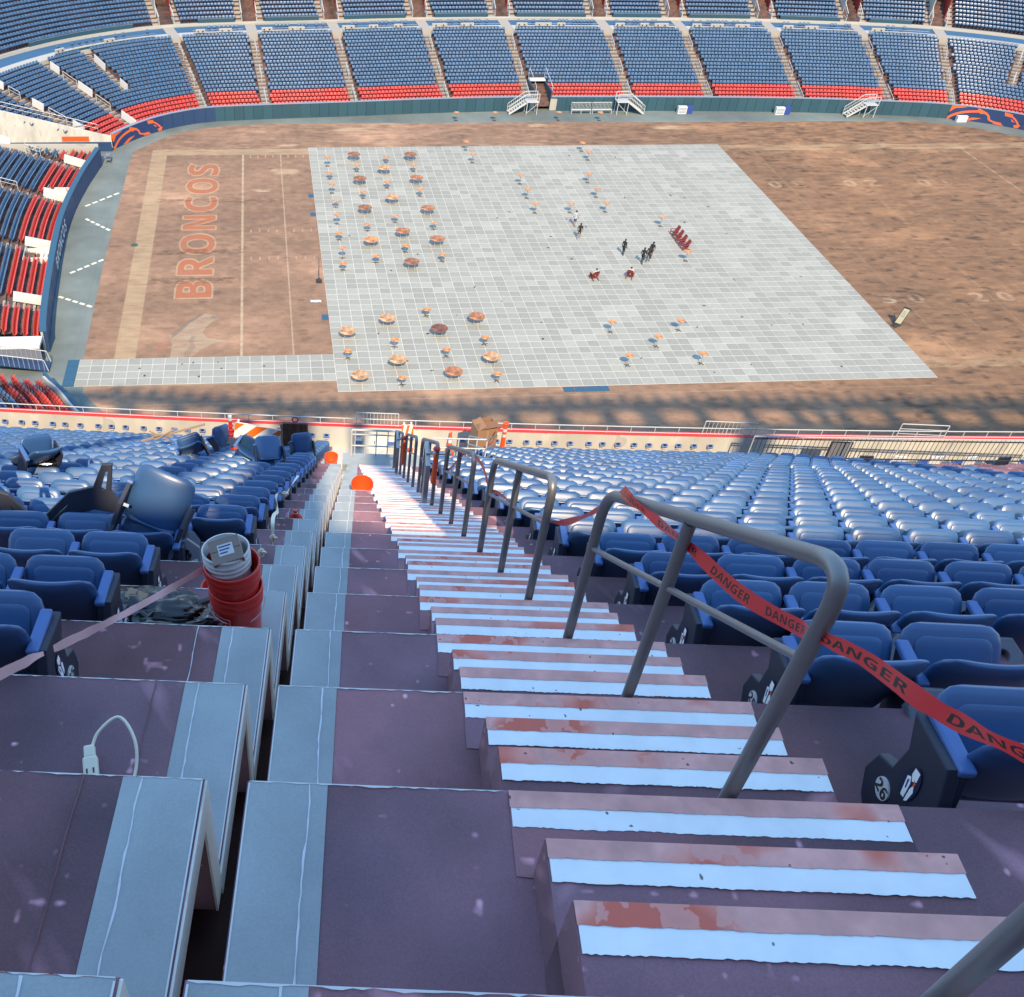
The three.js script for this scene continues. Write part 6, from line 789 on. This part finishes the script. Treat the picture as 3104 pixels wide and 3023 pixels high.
const stand = (o = {}) => { const w = o.step ?? 0.0, arm = o.arm ?? 0.1; return { pelvis: [0, 0.95, 0], chest: [0, 1.27, 0.02], neck: [0, 1.46, 0.01], head: [0, 1.58, 0.02], crown: [0, 1.655, 0.01], nose: [0, 1.585, 0.11], hipL: [0.09, 0.9, 0], kneeL: [0.1, 0.5, 0.06 + w * 0.6], ankL: [0.11, 0.07 + Math.max(0, -w) * 0.35, w], toeL: [0.13, 0.04 + Math.max(0, -w) * 0.15, w + 0.15], hipR: [-0.09, 0.9, 0], kneeR: [-0.1, 0.5, 0.06 - w * 0.35], ankR: [-0.11, 0.07 + Math.max(0, w) * 0.3, -w], toeR: [-0.13, 0.04 + Math.max(0, w) * 0.05, -w + 0.15], shL: [0.18, 1.38, 0], shR: [-0.18, 1.38, 0], elL: [0.25, 1.11, -0.02 - w * 0.4], wrL: [0.24, 0.87 + (o.bend ?? 0), arm - w * 0.5 + (o.bend ?? 0) * 0.8], haL: [0.23, 0.78 + (o.bend ?? 0) * 1.1, arm + 0.03 - w * 0.5 + (o.bend ?? 0)], elR: [-0.25, 1.11, -0.02 + w * 0.4], wrR: [-0.24, 0.87 + (o.bendR ?? 0), arm + w * 0.5 + (o.bendR ?? 0) * 0.8], haR: [-0.23, 0.78 + (o.bendR ?? 0) * 1.1, arm + 0.03 + w * 0.5 + (o.bendR ?? 0)] }; };
const sit = () => ({ pelvis: [0, 0.45, -0.1], chest: [0, 0.76, -0.22], neck: [0, 0.94, -0.25], head: [0, 1.07, -0.23], crown: [0, 1.145, -0.23], nose: [0, 1.07, -0.14], hipL: [0.1, 0.43, -0.08], kneeL: [0.13, 0.5, 0.34], ankL: [0.14, 0.09, 0.45], toeL: [0.15, 0.04, 0.6], hipR: [-0.1, 0.43, -0.08], kneeR: [-0.13, 0.5, 0.34], ankR: [-0.14, 0.09, 0.42], toeR: [-0.15, 0.04, 0.57], shL: [0.18, 0.87, -0.24], shR: [-0.18, 0.87, -0.24], elL: [0.31, 0.66, -0.12], wrL: [0.33, 0.63, 0.12], haL: [0.33, 0.62, 0.21], elR: [-0.31, 0.66, -0.12], wrR: [-0.33, 0.63, 0.12], haR: [-0.33, 0.62, 0.21] });
const skin = [0.36, 0.19, 0.12], hair = [0.03, 0.018, 0.012], blk = [0.012, 0.012, 0.014];
person('person in pale patterned shirt and shorts with dark cap, walking past a table', 35.75, -3.2, 2.6, stand({ step: 0.2, bend: 0.12 }), { shirt: [0.38, 0.4, 0.42], pants: [0.03, 0.03, 0.03], skin, hair, shoe: [0.1, 0.09, 0.08], shorts: true, cap: [0.02, 0.02, 0.025] });
person('person in black t-shirt and olive shorts walking away behind another', 35.45, -0.1, 2.9, stand({ step: -0.22, arm: 0.02 }), { shirt: blk, pants: [0.07, 0.065, 0.05], skin, hair, shoe: [0.5, 0.48, 0.45], shorts: true });
person('person all in black standing alone with arms down on the tiles', 39.1, 3.75, 2.2, stand({ step: 0.08, arm: 0.04 }), { shirt: blk, pants: blk, skin, hair, shoe: blk, sleeves: true });
person('person in black shirt striding in front of the small group', 40.5, 5.75, 2.5, stand({ step: 0.24, bend: 0.15 }), { shirt: blk, pants: [0.02, 0.02, 0.022], skin, hair, shoe: blk, cap: [0.015, 0.015, 0.02] });
person('person in dark shirt in the middle of the small group', 41.25, 5.35, 2.7, stand({ step: -0.16, bend: 0.1 }), { shirt: [0.02, 0.02, 0.025], pants: [0.05, 0.035, 0.025], skin, hair, shoe: blk });
person('person in black with bare arms at the back of the small group', 41.8, 4.5, 2.3, stand({ step: 0.18, arm: 0.05 }), { shirt: blk, pants: blk, skin, hair, shoe: blk, cap: [0.01, 0.01, 0.012] });
person('person in pale shirt sitting in the left deck chair', 34.75, 8.75, Math.PI + 0.25, sit(), { shirt: [0.5, 0.44, 0.36], pants: [0.1, 0.05, 0.04], skin, hair, shoe: blk, shorts: true });
person('person with dark hair sitting in the right deck chair', 38.45, 8.6, Math.PI - 0.5, sit(), { shirt: [0.55, 0.52, 0.48], pants: [0.06, 0.04, 0.04], skin, hair, shoe: blk });
// ---------------------------------------------------------------- signs and small things on the field
{
  const s = thing('sign_board', 'leaning sign board on a dark base at the right edge of the tiles', 'sign'); s.position.set(60.85, 0.007, 18.85); s.rotation.y = 0.5; part(s, 'base', box(-0.45, 0.45, 0, 0.06, -0.3, 0.3), M.blackMetal); const b = part(s, 'board', box(-0.32, 0.32, 0, 1.75, -0.03, 0.03), M.blackMetal); b.position.set(0.25, 0.05, -0.05); b.rotation.set(0, -0.9, -0.16); part(b, 'face', box(-0.27, 0.27, 0.1, 1.6, 0.031, 0.036), std(lin(0.4, 0.4, 0.28), 0.5), 'pale printed face'); for (let i = 0; i < 4; i++) part(b, 'print_line', box(-0.18, 0.2 - i * 0.04, 0.8 + i * 0.16, 0.86 + i * 0.16, 0.0362, 0.038), M.greyMetal); const a = part(s, 'strut', bar(V(-0.35, 0.05, 0), V(-0.75, 1.35, -0.25), 0.03, 6), M.blackMetal); shade(s);
  const p = thing('field_pole', 'thin dark pole on a square base left of the tiles', 'pole'); p.position.set(7.5, 0.007, 8.3); part(p, 'base', box(-0.3, 0.3, 0, 0.1, -0.35, 0.35), M.blackMetal); part(p, 'collar', new THREE.CylinderGeometry(0.12, 0.2, 0.25, 14).translate(0, 0.22, 0), M.blackMetal); part(p, 'pole', new THREE.CylinderGeometry(0.025, 0.035, 2.2, 10).translate(0, 1.3, 0), M.blackMetal); shade(p);
  const c = thing('valve_cover', 'small round green cover set in the end zone border', 'cover'); c.position.set(-11.06, 0.007, -0.23); part(c, 'lid', new THREE.CylinderGeometry(0.36, 0.36, 0.03, 24).translate(0, 0.015, 0), std(lin(0.03, 0.08, 0.035), 0.7)); part(c, 'ring', new THREE.TorusGeometry(0.37, 0.03, 6, 24).rotateX(Math.PI / 2).translate(0, 0.015, 0), M.ground); shade(c);
  const k = thing('litter_sheet', 'pale sheet of litter lying on the brown turf left of the tiles', 'litter'); k.position.set(7.0, 0.012, 12.3); const m = part(k, 'sheet', new THREE.PlaneGeometry(1.0, 0.45, 8, 4).rotateX(-Math.PI / 2), M.white); const pp = m.geometry.attributes.position; for (let i = 0; i < pp.count; i++) pp.setY(i, 0.03 + 0.05 * fbm(pp.getX(i) * 6, pp.getZ(i) * 6, 2)); m.geometry.computeVertexNormals(); shade(k);
}
// ---------------------------------------------------------------- floodlight truss high above the rear of the deck; its shadow falls across the near sideline
{
  const shadowLine = new THREE.CatmullRomCurve3([[-40, 22.5], [-14, 25.3], [-5, 26.6], [8, 28.4], [31, 29.0], [48, 29.6], [63, 30.4], [110, 32.5]].map(([x, z]) => V(x, 0, z))), pts = shadowLine.getSpacedPoints(60), TY = 80, back = TY / 0.96;
  const P = (f, dy) => { const i = Math.max(0, Math.min(59.999, f)), a = Math.floor(i), q = pts[a].clone().lerp(pts[a + 1], i - a); return V(q.x - 0.035 * back, TY + dy, q.z + back); };
  const g = thing('floodlight_truss', 'long steel floodlight truss high behind the camera', 'truss'); const chord = (dy, w, h) => { const l = []; for (let i = 0; i < 60; i++) l.push(beam(P(i, dy), P(i + 1, dy), w, h)); return merge(l); };
  part(g, 'top_chord', chord(-1.75, 0.7, 0.8), M.steel); part(g, 'middle_chord', chord(-5.0, 1.0, 0.7), M.steel); part(g, 'catwalk', chord(-7.6, 1.4, 3.6), M.steel);
  const len = shadowLine.getLength(), per = len / 60; const web = []; for (let d = 0; d < len - 4; d += 3.9) { const a = d / per, b = (d + 3.9) / per; web.push(beam(P(a, -1.9), P(a, -5.8), 0.5, 1.1, V(1, 0, 0)), beam(P(a, -2.0), P((a + b) / 2 - 0.4, -4.6), 0.35, 0.45, V(1, 0, 0))); } part(g, 'web', merge(web), M.steel);
  for (let d = 30; d < 118; d += 1.5) { const q = P(d / per, -0.75), m = part(g, 'lamp_head', new RoundedBoxGeometry(0.85, 0.75, 0.5, 2, 0.1), M.greyMetal); m.position.copy(q); part(m, 'yoke', box(-0.08, 0.08, -0.8, -0.35, -0.06, 0.06), M.steel); }
  shade(g);
  for (const [xs, i] of [[-9.2, 0], [4.9, 1], [19.1, 2], [33.3, 3], [47.8, 4], [61.5, 5]]) { let f = 0; for (let k = 0; k <= 600; k++) { if (P(k / 10, 0).x + 0.035 * back < xs) f = k / 10; } const q = P(f, -1.4), m = thing('truss_column', 'steel column carrying the floodlight truss, ' + ordinals[i] + ' from the left', 'column', 'columns of the floodlight truss'); m.position.set(q.x, 0, q.z + 0.9); part(m, 'shaft', box(-0.55, 0.55, 0, q.y, -0.4, 0.4), M.steel); part(m, 'head_plate', box(-1.0, 1.0, q.y, q.y + 0.25, -0.6, 0.6), M.steel); part(m, 'foot', box(-1.1, 1.1, 0, 1.2, -1, 1), M.plaster); shade(m); }
}
renderer.render(scene, camera);
